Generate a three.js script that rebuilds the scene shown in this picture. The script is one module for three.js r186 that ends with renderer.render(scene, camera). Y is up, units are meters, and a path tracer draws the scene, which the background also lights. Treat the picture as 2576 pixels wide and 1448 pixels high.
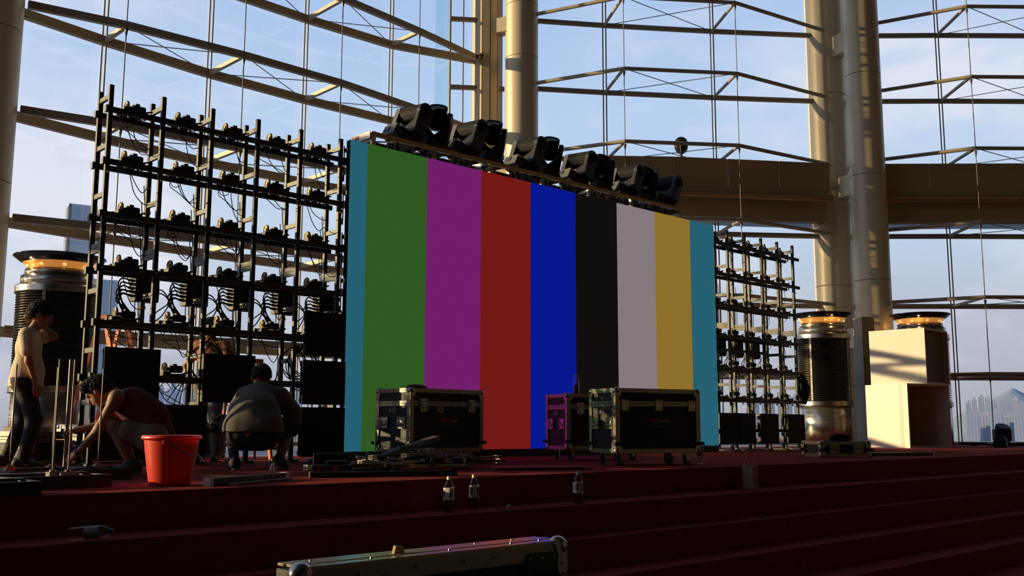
import * as THREE from 'three';
import { mergeGeometries } from 'three/addons/utils/BufferGeometryUtils.js';
import { RoundedBoxGeometry } from 'three/addons/geometries/RoundedBoxGeometry.js';
import { RectAreaLightUniformsLib } from 'three/addons/lights/RectAreaLightUniformsLib.js';
import { createNoise3D } from 'simplex-noise';

// ───────────── camera, sky, sun, exposure ─────────────
const scene = new THREE.Scene();
const camera = new THREE.PerspectiveCamera(32.21, 2576 / 1448, 0.05, 30000);
camera.position.set(-7.46, 0.43, 11.081);
camera.up.set(0, 1, 0);
camera.lookAt(-7.46 + 0.6809, 0.43 + 0.13894, 11.081 - 0.7191);
camera.rotateZ(0.0026);
const renderer = new THREE.WebGLRenderer({ antialias: true });
renderer.toneMapping = THREE.LinearToneMapping;
renderer.toneMappingExposure = 1.0;
renderer.shadowMap.enabled = true;
renderer.shadowMap.type = THREE.PCFSoftShadowMap;
RectAreaLightUniformsLib.init();

function mulberry(a) { return () => { a |= 0; a = a + 0x6D2B79F5 | 0; let t = Math.imul(a ^ a >>> 15, 1 | a); t = t + Math.imul(t ^ t >>> 7, 61 | t) ^ t; return ((t ^ t >>> 14) >>> 0) / 4294967296; }; }
const rnd = mulberry(20170614);
const n3 = createNoise3D(mulberry(77));
const fbm = (x, y, z, o = 5) => { let s = 0, a = .5, f = 1; for (let i = 0; i < o; i++) { s += a * n3(x * f, y * f, z * f); a *= .5; f *= 2.03; } return s; };

// evening sky: clear air with thin pinkish cirrus, the same all round
const SKY_STOPS = [[0, .45, .45, .525], [5, .535, .555, .665], [11, .58, .70, .89], [17, .54, .69, .95], [24, .45, .61, .92], [45, .27, .43, .76], [90, .17, .31, .62]];
function skyTexture() {
  const W = 2048, H = 1024, d = new Float32Array(W * H * 4);
  // where the photograph shows its clouds: [azimuth x, z, elevation deg, width deg, height deg, strength]
  const C = [[.30, -.954, 19, 7, 6, .75], [.31, -.95, 12, 8, 3.5, .55], [.25, -.97, 9, 12, 3, .3], [.93, -.36, 20, 7, 2.4, .62], [.955, -.29, 15, 6, 3, .6], [.86, -.51, 20.5, 3.5, 1.6, .5], [.755, -.655, 23.5, 3, 3, .22]]
    .map(([x, z, e, w, h, s]) => [Math.atan2(z, x) * 180 / Math.PI, e, w, h, s]);
  for (let j = 0; j < H; j++) {
    const el = ((j + .5) / H - .5) * 180, e = Math.max(0, el);
    let k = 0; while (k < SKY_STOPS.length - 2 && SKY_STOPS[k + 1][0] < e) k++;
    const a = SKY_STOPS[k], b = SKY_STOPS[k + 1]; let t = Math.min(1, (e - a[0]) / (b[0] - a[0])); t = t * t * (3 - 2 * t) * .5 + t * .5;
    for (let i = 0; i < W; i++) {
      const az = ((i + .5) / W - .5) * 2 * Math.PI, ce = Math.cos(el * Math.PI / 180);
      const x = Math.cos(az) * ce, z = Math.sin(az) * ce, y = Math.sin(el * Math.PI / 180);
      let c = [a[1] + (b[1] - a[1]) * t, a[2] + (b[2] - a[2]) * t, a[3] + (b[3] - a[3]) * t];
      if (el > -1) {
        const n = fbm(x * 3 + 4, y * 9, z * 3 + 1) + .35 * fbm(x * 11, y * 26 + 3, z * 11);
        let cl = Math.max(0, n - .12) * .8;
        for (const [ca, cE, w, h, s] of C) {
          let da = az * 180 / Math.PI - ca; da = ((da + 540) % 360) - 180;
          const g = Math.exp(-((da / w) ** 2) - (((el - cE) / h) ** 2));
          cl += s * g * Math.max(0, .75 + 1.3 * n);
        }
        cl = Math.min(.8, cl) * Math.min(1, Math.max(0, (el + 1) / 5)) * (1 - Math.min(1, e / 90) * .5);
        c = [c[0] + (.93 - c[0]) * cl, c[1] + (.90 - c[1]) * cl, c[2] + (.99 - c[2]) * cl];
      }
      d.set([c[0], c[1], c[2], 1], (j * W + i) * 4);
    }
  }
  const t = new THREE.DataTexture(d, W, H, THREE.RGBAFormat, THREE.FloatType);
  t.mapping = THREE.EquirectangularReflectionMapping; t.magFilter = THREE.LinearFilter; t.minFilter = THREE.LinearFilter; t.needsUpdate = true;
  return t;
}
const SKY = skyTexture();
scene.background = SKY; scene.environment = SKY;

// the setting sun, low, entering through the glazing behind the left of the stage
const SUN_EL = 10 * Math.PI / 180, SUN_FROM = new THREE.Vector3(-0.726 * Math.cos(SUN_EL), Math.sin(SUN_EL), -0.687 * Math.cos(SUN_EL));
const sun = new THREE.DirectionalLight(new THREE.Color().setRGB(1, .72, .36), 6.4);
sun.position.copy(SUN_FROM).multiplyScalar(60); sun.target.position.set(4, 1, 0);
sun.castShadow = true; sun.shadow.mapSize.set(4096, 4096); sun.shadow.bias = -0.0004;
Object.assign(sun.shadow.camera, { left: -34, right: 34, top: 26, bottom: -26, near: 1, far: 140 });
sun.position.add(sun.target.position);
scene.add(sun, sun.target);

// ───────────── helpers ─────────────
const V = (x, y, z) => new THREE.Vector3(x, y, z);
const used = new Map();
function numbered(n) { const k = used.get(n) || 0; used.set(n, k + 1); return k ? n + '_' + String(k).padStart(3, '0') : n; }
function fin(g) { let o = g.index ? g.toNonIndexed() : g; for (const k of Object.keys(o.attributes)) if (!['position', 'normal', 'uv'].includes(k)) o.deleteAttribute(k); if (!o.attributes.uv) o.setAttribute('uv', new THREE.BufferAttribute(new Float32Array(o.attributes.position.count * 2), 2)); return o; }
function merge(gs) { gs = (Array.isArray(gs) ? gs : [gs]); if (gs.length === 1) return gs[0]; return mergeGeometries(gs.map(fin)); }
function part(name, gs, mat, parent, label) {
  const m = new THREE.Mesh(merge(gs), mat); m.name = parent ? name : numbered(name); m.castShadow = true; m.receiveShadow = true;
  if (label) m.userData.label = label;
  (parent || scene).add(m); return m;
}
function thing(name, label, category, pos = [0, 0, 0], ry = 0, group) {
  const o = new THREE.Group(); o.name = numbered(name); o.position.set(...pos); o.rotation.y = ry;
  o.userData = { label, category }; if (group) o.userData.group = group;
  scene.add(o); return o;
}
function tag(o, label, category, group) { o.userData = { label, category }; if (group) o.userData.group = group; return o; }
function struct(o, label) { o.userData = { kind: 'structure' }; if (label) o.userData.label = label; return o; }
function structGroup(name, label) { const o = new THREE.Group(); o.name = numbered(name); scene.add(o); return struct(o, label); }
function copyOf(src, label, pos, ry) { const c = src.clone(); c.name = numbered(src.name.replace(/_\d{3}$/, '')); c.userData = { ...src.userData, label }; if (pos) c.position.set(...pos); if (ry !== undefined) c.rotation.y = ry; scene.add(c); return c; }
function box(w, h, d, x = 0, y = 0, z = 0, r) { const g = new THREE.BoxGeometry(w, h, d); metreUV(g, w, h, d); if (r) { g.rotateX(r[0] || 0); g.rotateY(r[1] || 0); g.rotateZ(r[2] || 0); } return g.translate(x, y, z); }
function metreUV(g, w, h, d) { const u = g.attributes.uv, s = [[d, h], [d, h], [w, d], [w, d], [w, h], [w, h]]; for (let f = 0; f < 6; f++) for (let i = 0; i < 4; i++) u.setXY(f * 4 + i, u.getX(f * 4 + i) * s[f][0], u.getY(f * 4 + i) * s[f][1]); return g; }
function rbox(w, h, d, r, x = 0, y = 0, z = 0, rot) { const g = new RoundedBoxGeometry(w, h, d, 2, r); if (rot) { g.rotateX(rot[0] || 0); g.rotateY(rot[1] || 0); g.rotateZ(rot[2] || 0); } return g.translate(x, y, z); }
function cyl(r0, r1, h, x = 0, y = 0, z = 0, seg = 20, open = false) { return new THREE.CylinderGeometry(r1, r0, h, seg, 1, open).translate(x, y + h / 2, z); }
function rod(a, b, r, seg = 8, r2 = r) {
  const A = a.isVector3 ? a : V(...a), B = b.isVector3 ? b : V(...b), d = B.clone().sub(A), L = d.length();
  const g = new THREE.CylinderGeometry(r2, r, L, seg, 1); g.applyQuaternion(new THREE.Quaternion().setFromUnitVectors(V(0, 1, 0), d.divideScalar(L)));
  return g.translate((A.x + B.x) / 2, (A.y + B.y) / 2, (A.z + B.z) / 2);
}
function bar(a, b, w, h) { // rectangular bar from a to b, h along up
  const A = a.isVector3 ? a : V(...a), B = b.isVector3 ? b : V(...b), d = B.clone().sub(A), L = d.length(); d.normalize();
  let s = new THREE.Vector3().crossVectors(d, V(0, 1, 0)); if (s.length() < 1e-3) s = V(0, 0, 1); s.normalize(); const u = new THREE.Vector3().crossVectors(s, d);
  const g = new THREE.BoxGeometry(L, h, w); metreUV(g, L, h, w); g.applyMatrix4(new THREE.Matrix4().makeBasis(d, u, s)); return g.translate((A.x + B.x) / 2, (A.y + B.y) / 2, (A.z + B.z) / 2);
}
function tube(pts, r, n = 24, seg = 6) { return new THREE.TubeGeometry(new THREE.CatmullRomCurve3(pts.map(p => p.isVector3 ? p : V(...p))), n, r, seg); }
function lathe(prof, seg = 48) { return new THREE.LatheGeometry(prof.map(p => new THREE.Vector2(p[0], p[1])), seg); }
function prism(pts, d, bev = 0) { const s = new THREE.Shape(pts.map(p => new THREE.Vector2(p[0], p[1]))); return new THREE.ExtrudeGeometry(s, { depth: d, bevelEnabled: bev > 0, bevelSize: bev, bevelThickness: bev, bevelSegments: 1 }); }
const ORD = ['first', 'second', 'third', 'fourth', 'fifth', 'sixth', 'seventh', 'eighth', 'ninth', 'tenth'];

// ───────────── materials ─────────────
const lin = (r, g, b) => new THREE.Color().setRGB(r, g, b);
const mat = (c, rough = .6, metal = 0, extra = {}) => new THREE.MeshStandardMaterial({ color: c.isColor ? c : lin(...c), roughness: rough, metalness: metal, ...extra });
const phys = (c, o) => new THREE.MeshPhysicalMaterial({ color: lin(...c), ...o });
function noiseTex(size, fn, srgb = false) {
  const d = new Uint8Array(size * size * 4);
  for (let j = 0; j < size; j++) for (let i = 0; i < size; i++) { const v = fn(i / size, j / size); for (let k = 0; k < 3; k++) d[(j * size + i) * 4 + k] = Math.max(0, Math.min(255, (Array.isArray(v) ? v[k] : v) * 255)); d[(j * size + i) * 4 + 3] = 255; }
  const t = new THREE.DataTexture(d, size, size); t.wrapS = t.wrapT = THREE.RepeatWrapping; t.magFilter = THREE.LinearFilter; t.minFilter = THREE.LinearMipmapLinearFilter; t.generateMipmaps = true; if (srgb) t.colorSpace = THREE.SRGBColorSpace; t.needsUpdate = true; return t;
}
// tiling noise: sample on a torus-like loop
const tn = (u, v, f, s = 0) => { const a = u * 2 * Math.PI, b = v * 2 * Math.PI; return fbm(Math.cos(a) * f + s, Math.sin(a) * f + Math.cos(b) * f, Math.sin(b) * f - s, 3); };
const rc = mulberry(5);
const pileTex = noiseTex(512, (u, v) => { const k = .86 + .07 * tn(u, v, 1.2, 3) + .14 * (rc() - .5) + .05 * tn(u, v, 6, 9); return [k, k, k]; }, true);
const pileBump = noiseTex(256, () => rc());
const wearTex = noiseTex(256, (u, v) => { const k = .9 + .14 * tn(u, v, 2.2, 1) + .1 * tn(u, v, 7, 4); return [k, k, k]; }, true);
const brushTex = (() => { const row = []; for (let j = 0; j < 256; j++) row.push(rc()); return noiseTex(256, (u, v) => .35 + .3 * row[Math.floor(v * 256)] + .12 * tn(u, v, 2, 7)); })();

const M = {
  carpet: phys([.38, .055, .040], { roughness: 1, specularIntensity: .08, map: pileTex, bumpMap: pileBump, bumpScale: .004 }),
  stone: mat([.22, .2, .18], .5, 0, { map: wearTex }),
  darkStone: mat([.05, .046, .042], .6, 0, { map: wearTex }),
  wallDark: mat([.065, .054, .043], .85),
  ceil: mat([.2, .165, .12], .9),
  frame: mat([.04, .04, .037], .45, .2, { map: wearTex }),
  truss: mat([.42, .35, .245], .5, .1),
  column: phys([.68, .565, .385], { roughness: .42, metalness: .12, clearcoat: .12, clearcoatRoughness: .45 }),
  columnCore: mat([.12, .1, .07], .7),
  rodM: mat([.2, .19, .17], .5, .5),
  fascia: mat([.40, .27, .135], .5, .1),
  pipe: mat([.4, .25, .12], .3, .5),
  glass: phys([.97, .99, .99], { transmission: 1, thickness: 0, roughness: 0, ior: 1.45 }),
  glassGreen: phys([.88, .955, .955], { transmission: 1, thickness: 0, roughness: .02, ior: 1.45 }),
  black: mat([.012, .012, .013], .55),
  blackGloss: phys([.010, .010, .012], { roughness: .7, specularIntensity: .4 }),
  panelFace: mat([.012, .011, .010], .85),
  rubber: mat([.01, .01, .01], .8),
  alu: mat([.45, .41, .36], .5, .7, { roughnessMap: brushTex }),
  aluDark: mat([.33, .295, .25], .55, .6, { roughnessMap: brushTex }),
  chrome: mat([.42, .4, .36], .28, 1),
  steel: mat([.42, .39, .33], .5, .85, { roughnessMap: brushTex }),
  bronze: mat([.38, .29, .17], .35, .7),
  caseBlack: mat([.011, .011, .012], .6, 0, { bumpMap: pileBump, bumpScale: .0015 }),
  whiteBoard: mat([.78, .72, .62], .45),
  boardIn: mat([.2, .15, .11], .7),
  creamDisc: mat([.62, .47, .25], .5),
  whitePlastic: mat([.8, .8, .78], .4),
  silver: mat([.22, .21, .2], .42, .9),
  grey: mat([.13, .135, .14], .6),
  greyMid: mat([.06, .062, .066], .5),
  lens: phys([.02, .018, .018], { roughness: .45, specularIntensity: .6 }),
  orange: mat([.62, .12, .02], .6),
  red: mat([.6, .03, .02], .5),
  bucket: phys([.86, .052, .02], { roughness: .35, transmission: .25, thickness: 0, clearcoat: .3, clearcoatRoughness: .3 }),
  green: mat([.006, .03, .022], .9),
  kraft: mat([.36, .25, .13], .85),
  blue: mat([.03, .09, .28], .7),
};
for (const k of ['frame']) M[k].map = wearTex;

// ───────────── the place: floor, steps, walls, ceiling ─────────────
const Z0 = 4.40, RIS = .25, TREADS = [4.91, 5.22, 5.62, 6.06], X0 = -19, X1 = 27;
{
  const L = X1 - X0, cx = (X0 + X1) / 2;
  struct(part('floor', box(L, .3, Z0 + 2.4, cx, -.15, (Z0 - 2.4) / 2), M.carpet), 'red carpeted stage floor');
  struct(part('floor', box(L + 6, .3, 13, cx, -.152, -8.9), M.stone), 'stone floor behind the stage');
  const steps = structGroup('stage_steps', 'red carpeted steps running along the front of the stage');
  let zb = Z0;
  TREADS.forEach((zf, i) => { const y = -RIS * (i + 1); part('step', rbox(L, 3.0, zf - zb + .2, .012, cx, y - 1.5, (zb + zf) / 2 - .1), M.carpet, steps); zb = zf; });
  for (const s of steps.children) { const u = s.geometry.attributes.uv, p = s.geometry.attributes.position, n = s.geometry.attributes.normal; for (let i = 0; i < p.count; i++) u.setXY(i, p.getX(i), Math.abs(n.getY(i)) > .5 ? p.getZ(i) : p.getY(i)); }
  struct(part('floor', box(L, .3, 1.5, cx, -RIS * 5 - .15, 6.06 + .75), M.carpet), 'red carpet at the foot of the steps');
  struct(part('floor', box(L, .3, 14.6, cx, -RIS * 5 - .152, 7.56 + 7.3), M.darkStone), 'dark stone lower floor');
  // closed sides of the hall, behind and beside the viewer
  struct(part('wall_back', box(48, 28, .4, 4.5, 10, 22.2), M.wallDark));
  struct(part('wall_right', box(.4, 28, 18.6, 27.2, 10, 13.1), M.wallDark));
}

// ───────────── glazed façade: panes, mullions, bowstring trusses ─────────────
const TOP = 23;
const LV_L = [2.22, 4.34, 6.46, 8.58, 10.70], LV_R = [1.85, 3.86, 5.87, 7.88, 9.87, 11.87];
const P2 = (p, y) => V(p[0], y, p[1]);
function chord(poly, y, r, seg = 10) { const g = []; for (let i = 0; i + 1 < poly.length; i++) g.push(rod(P2(poly[i], y), P2(poly[i + 1], y), r, seg)); for (let i = 1; i + 1 < poly.length; i++) g.push(new THREE.SphereGeometry(r * 1.02, 10, 8).translate(poly[i][0], y, poly[i][1])); return g; }
function beamChord(poly, y, w, h) { const g = []; for (let i = 0; i + 1 < poly.length; i++) g.push(bar(P2(poly[i], y), P2(poly[i + 1], y), w, h)); return g; }
function trimEnds(p, a, b) { const q = p.map(v => v.slice()), n = q.length - 1, cut = (i, j, d) => { const L = Math.hypot(p[j][0] - p[i][0], p[j][1] - p[i][1]); q[i] = [p[i][0] + (p[j][0] - p[i][0]) * d / L, p[i][1] + (p[j][1] - p[i][1]) * d / L]; }; cut(0, 1, a); cut(n, n - 1, b); return q; }
function fillTruss(t, outer, inner, y, left, ends = [.5, .5]) {
  outer = trimEnds(outer, ...ends); inner = trimEnds(inner, ...ends);
  if (left) { part('outer_chord', beamChord(outer, y, .13, .19), M.truss, t); part('inner_chord', beamChord(inner, y, .11, .15), M.truss, t); }
  else { part('outer_chord', chord(outer, y, .075), M.truss, t); part('inner_chord', chord(inner, y, .052), M.truss, t); }
  for (let i = 1; i + 1 < outer.length; i++) {
    part('strut', left ? bar(P2(outer[i], y), P2(inner[i], y), .09, .09) : rod(P2(outer[i], y), P2(inner[i], y), .045), M.truss, t);
    if (i + 2 < outer.length) for (const [a, b] of [[outer[i], inner[i + 1]], [inner[i], outer[i + 1]]]) part('cable', rod(P2(a, y), P2(b, y), .011, 6), M.rodM, t);
  }
}
function glazing(win, outer, inner, levels, top, rods = true) {
  const ys = [0, ...levels, top];
  for (let i = 0; i + 1 < outer.length; i++) {
    const a = outer[i], b = outer[i + 1], dx = b[0] - a[0], dz = b[1] - a[1], L = Math.hypot(dx, dz), ux = dx / L, uz = dz / L, nx = uz, nz = -ux; // n points outdoors
    for (let j = 0; j + 1 < ys.length; j++) {
      const g = new THREE.BoxGeometry(L - .03, ys[j + 1] - ys[j] - .03, .02).rotateY(Math.atan2(-uz, ux)).translate((a[0] + b[0]) / 2 + nx * .17, (ys[j] + ys[j + 1]) / 2, (a[1] + b[1]) / 2 + nz * .17);
      const m = part('pane', g, M.glass, win); m.castShadow = true;
    }
    if (i > 0 && rods) {
      part('mullion', [-1, 1].map(s => rod([a[0] + ux * s * .045, 0, a[1] + uz * s * .045], [a[0] + ux * s * .045, top, a[1] + uz * s * .045], .019, 8)), M.truss, win);
      part('tie_rod', [rod([inner[i][0], 0, inner[i][1]], [inner[i][0], top, inner[i][1]], .012, 6), ...levels.map(y => cyl(.012, .04, .16, inner[i][0], y - .24, inner[i][1], 8))], M.rodM, win);
    }
  }
  // drip line where glass meets the floor
  part('sill', outer.slice(0, -1).map((a, i) => bar(P2(a, .04), P2(outer[i + 1], .04), .3, .08)), M.truss, win);
}
const bayL = { outer: [[-2.2, -9.25], [.2, -9.68], [2.74, -9.98], [5.34, -10.05], [7.92, -9.95], [10.5, -9.2]], inner: [[-2.1, -8.95], [.2, -8.52], [2.76, -8.36], [5.32, -8.38], [7.9, -8.68], [10.42, -9.1]] };
const bayR = { outer: [[11.2, -8.3], [13.21, -6.93], [15.79, -5.05], [18.5, -2.95]], inner: [[11.15, -8.0], [12.12, -5.3], [14.6, -3.45], [18.4, -2.7]] };
const bayC = { outer: [[18.5, -2.95], [20.8, -.66], [22.95, 1.35], [25.3, 3.9]], inner: [[18.4, -2.4], [19.37, .79], [21.55, 2.8], [25.2, 3.9]] };
const bayX = { outer: [[-14.6, -5.4], [-12.2, -6.9], [-9.7, -8.0], [-7.1, -8.7], [-4.6, -9.1], [-2.2, -9.25]], inner: [[-14.4, -5.3], [-11.6, -5.7], [-9.2, -6.7], [-6.8, -7.3], [-4.5, -7.9], [-2.1, -8.95]] };
const wL = structGroup('window_1', 'tall glazing left of the middle column'); glazing(wL, bayL.outer, bayL.inner, LV_L, TOP);
const wR = structGroup('window_2', 'tall glazing right of the middle column'); glazing(wR, bayR.outer, bayR.inner, LV_R, TOP);
const wC = structGroup('window_3', 'tall glazing at the right edge'); glazing(wC, bayC.outer, bayC.inner, LV_R, TOP);
const wX = structGroup('window_4', 'glazing beyond the left edge'); glazing(wX, bayX.outer, bayX.inner, LV_L, TOP);
const wY = structGroup('window_5', 'glazing along the left side of the hall'); { const o = [[-16.2, 1], [-15.4, -2.2], [-14.6, -5.4]]; glazing(wY, o, o, LV_L, TOP, false); for (const p of o.slice(0, -1)) part('mullion', cyl(.09, .09, TOP, p[0], 0, p[1], 12), M.truss, wY); }
struct(part('wall_left', bar([-19.3, 10, 22], [-16.3, 10, 1.1], .4, 28), M.wallDark));
{ // the roof follows the line of the glass
  const ring = [[-19.2, 22.4], [-14.8, -5.6], ...bayX.outer.slice(1), ...bayL.outer.slice(1), [10.9, -8.8], ...bayR.outer, ...bayC.outer.slice(1), [27.4, 3.9], [27.4, 22.4]];
  struct(part('ceiling', prism(ring.map(([x, z]) => [x, -z]), .4).rotateX(-Math.PI / 2).translate(0, TOP, 0), M.ceil));
}
for (const y of LV_L) { const g = new THREE.Group(); g.name = 'truss'; wX.add(g); fillTruss(g, bayX.outer, bayX.inner, y, true); }
// short return at the corner by the middle column, with its green-edged glass fin
{
  const a = [9.35, -10.0], b = [10.9, -8.75];
  for (const y of LV_R) part('return_beam', rod(P2([9.72, -9.62], y), P2([10.95, -8.7], y), .075), M.truss, wR);
  part('mullion', rod([9.72, 0, -9.62], [9.72, TOP, -9.62], .03), M.truss, wR);
  part('mullion', rod([10.02, 0, -9.40], [10.02, TOP, -9.40], .018), M.truss, wR);
  for (let k = 0; k < 6; k++) part('glass_fin', box(.02, 2.15, .42, 0, 0, 0, [0, .5, 0]).translate(9.58, 1.1 + k * 2.2, -9.8), M.glassGreen, wR, 'pale green glass fin');
}
const lvName = n => ['lowest', 'second lowest', 'third lowest', 'fourth lowest', 'fifth lowest', 'topmost'][n];
LV_L.forEach((y, i) => fillTruss(thing('bowstring_truss', `long steel truss of the left glazing, ${i === 4 ? 'topmost, ending at the ball joint' : lvName(i)} of five`, 'truss', [0, 0, 0], 0, 'trusses of the left glazing'), bayL.outer, bayL.inner, y, true, [.5, .08]));
LV_R.forEach((y, i) => fillTruss(thing('bowstring_truss', `steel bowstring truss between the two big columns, ${lvName(i)} of six`, 'truss', [0, 0, 0], 0, 'trusses between the columns'), bayR.outer, bayR.inner, y, false, [.3, .36]));
LV_R.forEach((y, i) => fillTruss(thing('bowstring_truss', `steel bowstring truss at the right edge beyond the column, ${lvName(i)} of six`, 'truss', [0, 0, 0], 0, 'trusses at the right edge'), bayC.outer, bayC.inner, y, false, [.4, .4]));

// ───────────── columns ─────────────
function tubeSections(parent, x, z, r, joints, top = TOP) {
  part('core', cyl(r - .03, r - .03, top, x, 0, z, 32), M.columnCore, parent);
  const ys = [0, ...joints, top];
  for (let i = 0; i + 1 < ys.length; i++) { const a = ys[i] + .006, b = ys[i + 1] - .006; part('tube_section', lathe([[r - .035, a], [r - .006, a], [r, a + .008], [r, b - .008], [r - .006, b], [r - .035, b]], 56).translate(x, 0, z), M.column, parent); }
}
function bracket(parent, a, b, y, h) { part('bracket', bar(P2(a, y), P2(b, y), .34, h), M.column, parent); }
{
  const A = thing('column', 'tall beige column in the middle with a fluted rear shaft', 'column');
  tubeSections(A, 11.15, -8.2, .46, [2.1, 4.9, 7.75, 10.65, 12.2]);
  { // fluted rear shaft
    const prof = []; const n = 12; for (let i = 0; i < n; i++) { const t = i / n * Math.PI * 2, t2 = (i + .86) / n * Math.PI * 2, t3 = (i + .9) / n * Math.PI * 2, t4 = (i + .96) / n * Math.PI * 2; for (const [q, rr] of [[t, .44], [t2, .44], [t3, .41], [t4, .41]]) prof.push([Math.cos(q) * rr, Math.sin(q) * rr]); }
    part('rear_shaft', prism(prof, TOP).rotateX(-Math.PI / 2).translate(10.72, 0, -9.16), M.column, A);
  }
  for (const y of [3.2, 7.4, 11.65]) bracket(A, [10.6, -9.15], [10.9, -8.4], y, .42);
  for (const y of LV_L) { // ball joints where the left trusses land
    part('ball_joint', [new THREE.SphereGeometry(.15, 16, 12).translate(10.34, y, -9.0), cyl(.09, .13, .2, 0, -.1, 0, 10).rotateZ(-1.57).translate(10.45, y, -9.02), cyl(.16, .16, .03, 0, 0, 0, 12).rotateZ(-.2).translate(10.33, y + .02, -9.0)], M.bronze, A, 'brown steel ball joint');
  }
  const B = thing('column', 'tall twin-tube beige column beside the stacked white boxes', 'column');
  tubeSections(B, 18.08, -1.64, .475, [1.6, 4.4, 7.31, 10.18]);
  tubeSections(B, 18.63, -3.06, .54, [1.6, 4.43, 7.2, 10.04]);
  for (const [y, h] of [[2.9, .55], [7.2, .6], [11.4, .6]]) bracket(B, [18.6, -2.9], [18.12, -1.75], y, h);
  const L = thing('column', 'shaded round column at the left edge', 'column');
  tubeSections(L, -2.17, -8.9, .5, [2.0, 4.94, 7.9, 10.8]);
  const C = thing('column', 'round column out beyond the right glazing', 'column'); tubeSections(C, 25.3, 3.9, .48, [4.4, 7.3, 10.2]);
}
{ // narrow service riser standing between the lamp tower and the cubes
  const t = thing('service_riser', 'narrow grey-green cupboard riser between the lamp tower and the white cubes', 'cupboard', [16.98, 0, -1.4], -.62);
  const m = mat([.20, .19, .15], .5, .2); part('body', rbox(.34, 3.3, .5, .01, 0, 1.65, 0), m, t); part('door', rbox(.28, 2.1, .02, .004, 0, 1.2, .26), mat([.15, .145, .12], .5, .2), t);
}
// ───────────── gallery edge between the columns ─────────────
{
  const runs = [
    ['right', [[11.75, -6.75], [13.82, -4.95], [17.45, -2.42]], 'brown gallery parapet with a round rail between the two big columns'],
    ['far', [[18.55, -1.42], [21.27, 1.27], [23.6, 3.55]], 'brown gallery parapet at the right edge beyond the column']];
  for (const [, pl, label] of runs) {
    const t = thing('gallery_parapet', label, 'parapet');
    for (let i = 0; i + 1 < pl.length; i++) {
      const a = pl[i], b = pl[i + 1], dx = b[0] - a[0], dz = b[1] - a[1], L = Math.hypot(dx, dz), nx = dz / L * .0, k = 3;
      const off = (p, d) => [p[0] + dz / L * d, p[1] - dx / L * d];
      for (let s = 0; s < k; s++) { const q = f => [a[0] + dx * f, a[1] + dz * f]; const f0 = s / k + .003, f1 = (s + 1) / k - .003; part('fascia_panel', bar(P2(off(q(f0), .05), 7.25), P2(off(q(f1), .05), 7.25), .1, .95), M.fascia, t); }
      part('round_rail', rod(P2(off(a, -.06), 6.72), P2(off(b, -.06), 6.72), .115, 18), M.pipe, t);
      part('recessed_soffit_band', bar(P2(off(a, .34), 6.42), P2(off(b, .34), 6.42), .1, .62), M.fascia, t);
      part('slab', bar(P2(off(a, .95), 6.9), P2(off(b, .95), 6.9), 1.2, .3), M.fascia, t);
      part('soffit_glass', bar(P2(off(a, .8), 6.12), P2(off(b, .8), 6.12), .7, .03), mat([.14, .2, .23], .25, .3), t, 'blue-grey glossy soffit strip');
    }
  }
  // flood light standing on the parapet
  const f = thing('flood_light', 'black flood light in a U bracket on the gallery parapet', 'floodlight', [13.98, 7.725, -4.88], .62);
  const dr = lathe([[0, -.17], [.17, -.16], [.2, -.1], [.21, .1], [.18, .16], [0, .17]], 20).rotateZ(Math.PI / 2).scale(1.45, 1, .9).translate(0, .32, 0);
  part('lamp_housing', dr, M.black, f); part('bracket', [rod([-.33, 0, 0], [-.33, .34, 0], .025), rod([.33, 0, 0], [.33, .34, 0], .025), rod([-.33, .02, 0], [.33, .02, 0], .02), rod([-.36, .32, 0], [-.26, .32, 0], .035), rod([.36, .32, 0], [.26, .32, 0], .035)], M.black, f);
}

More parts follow.
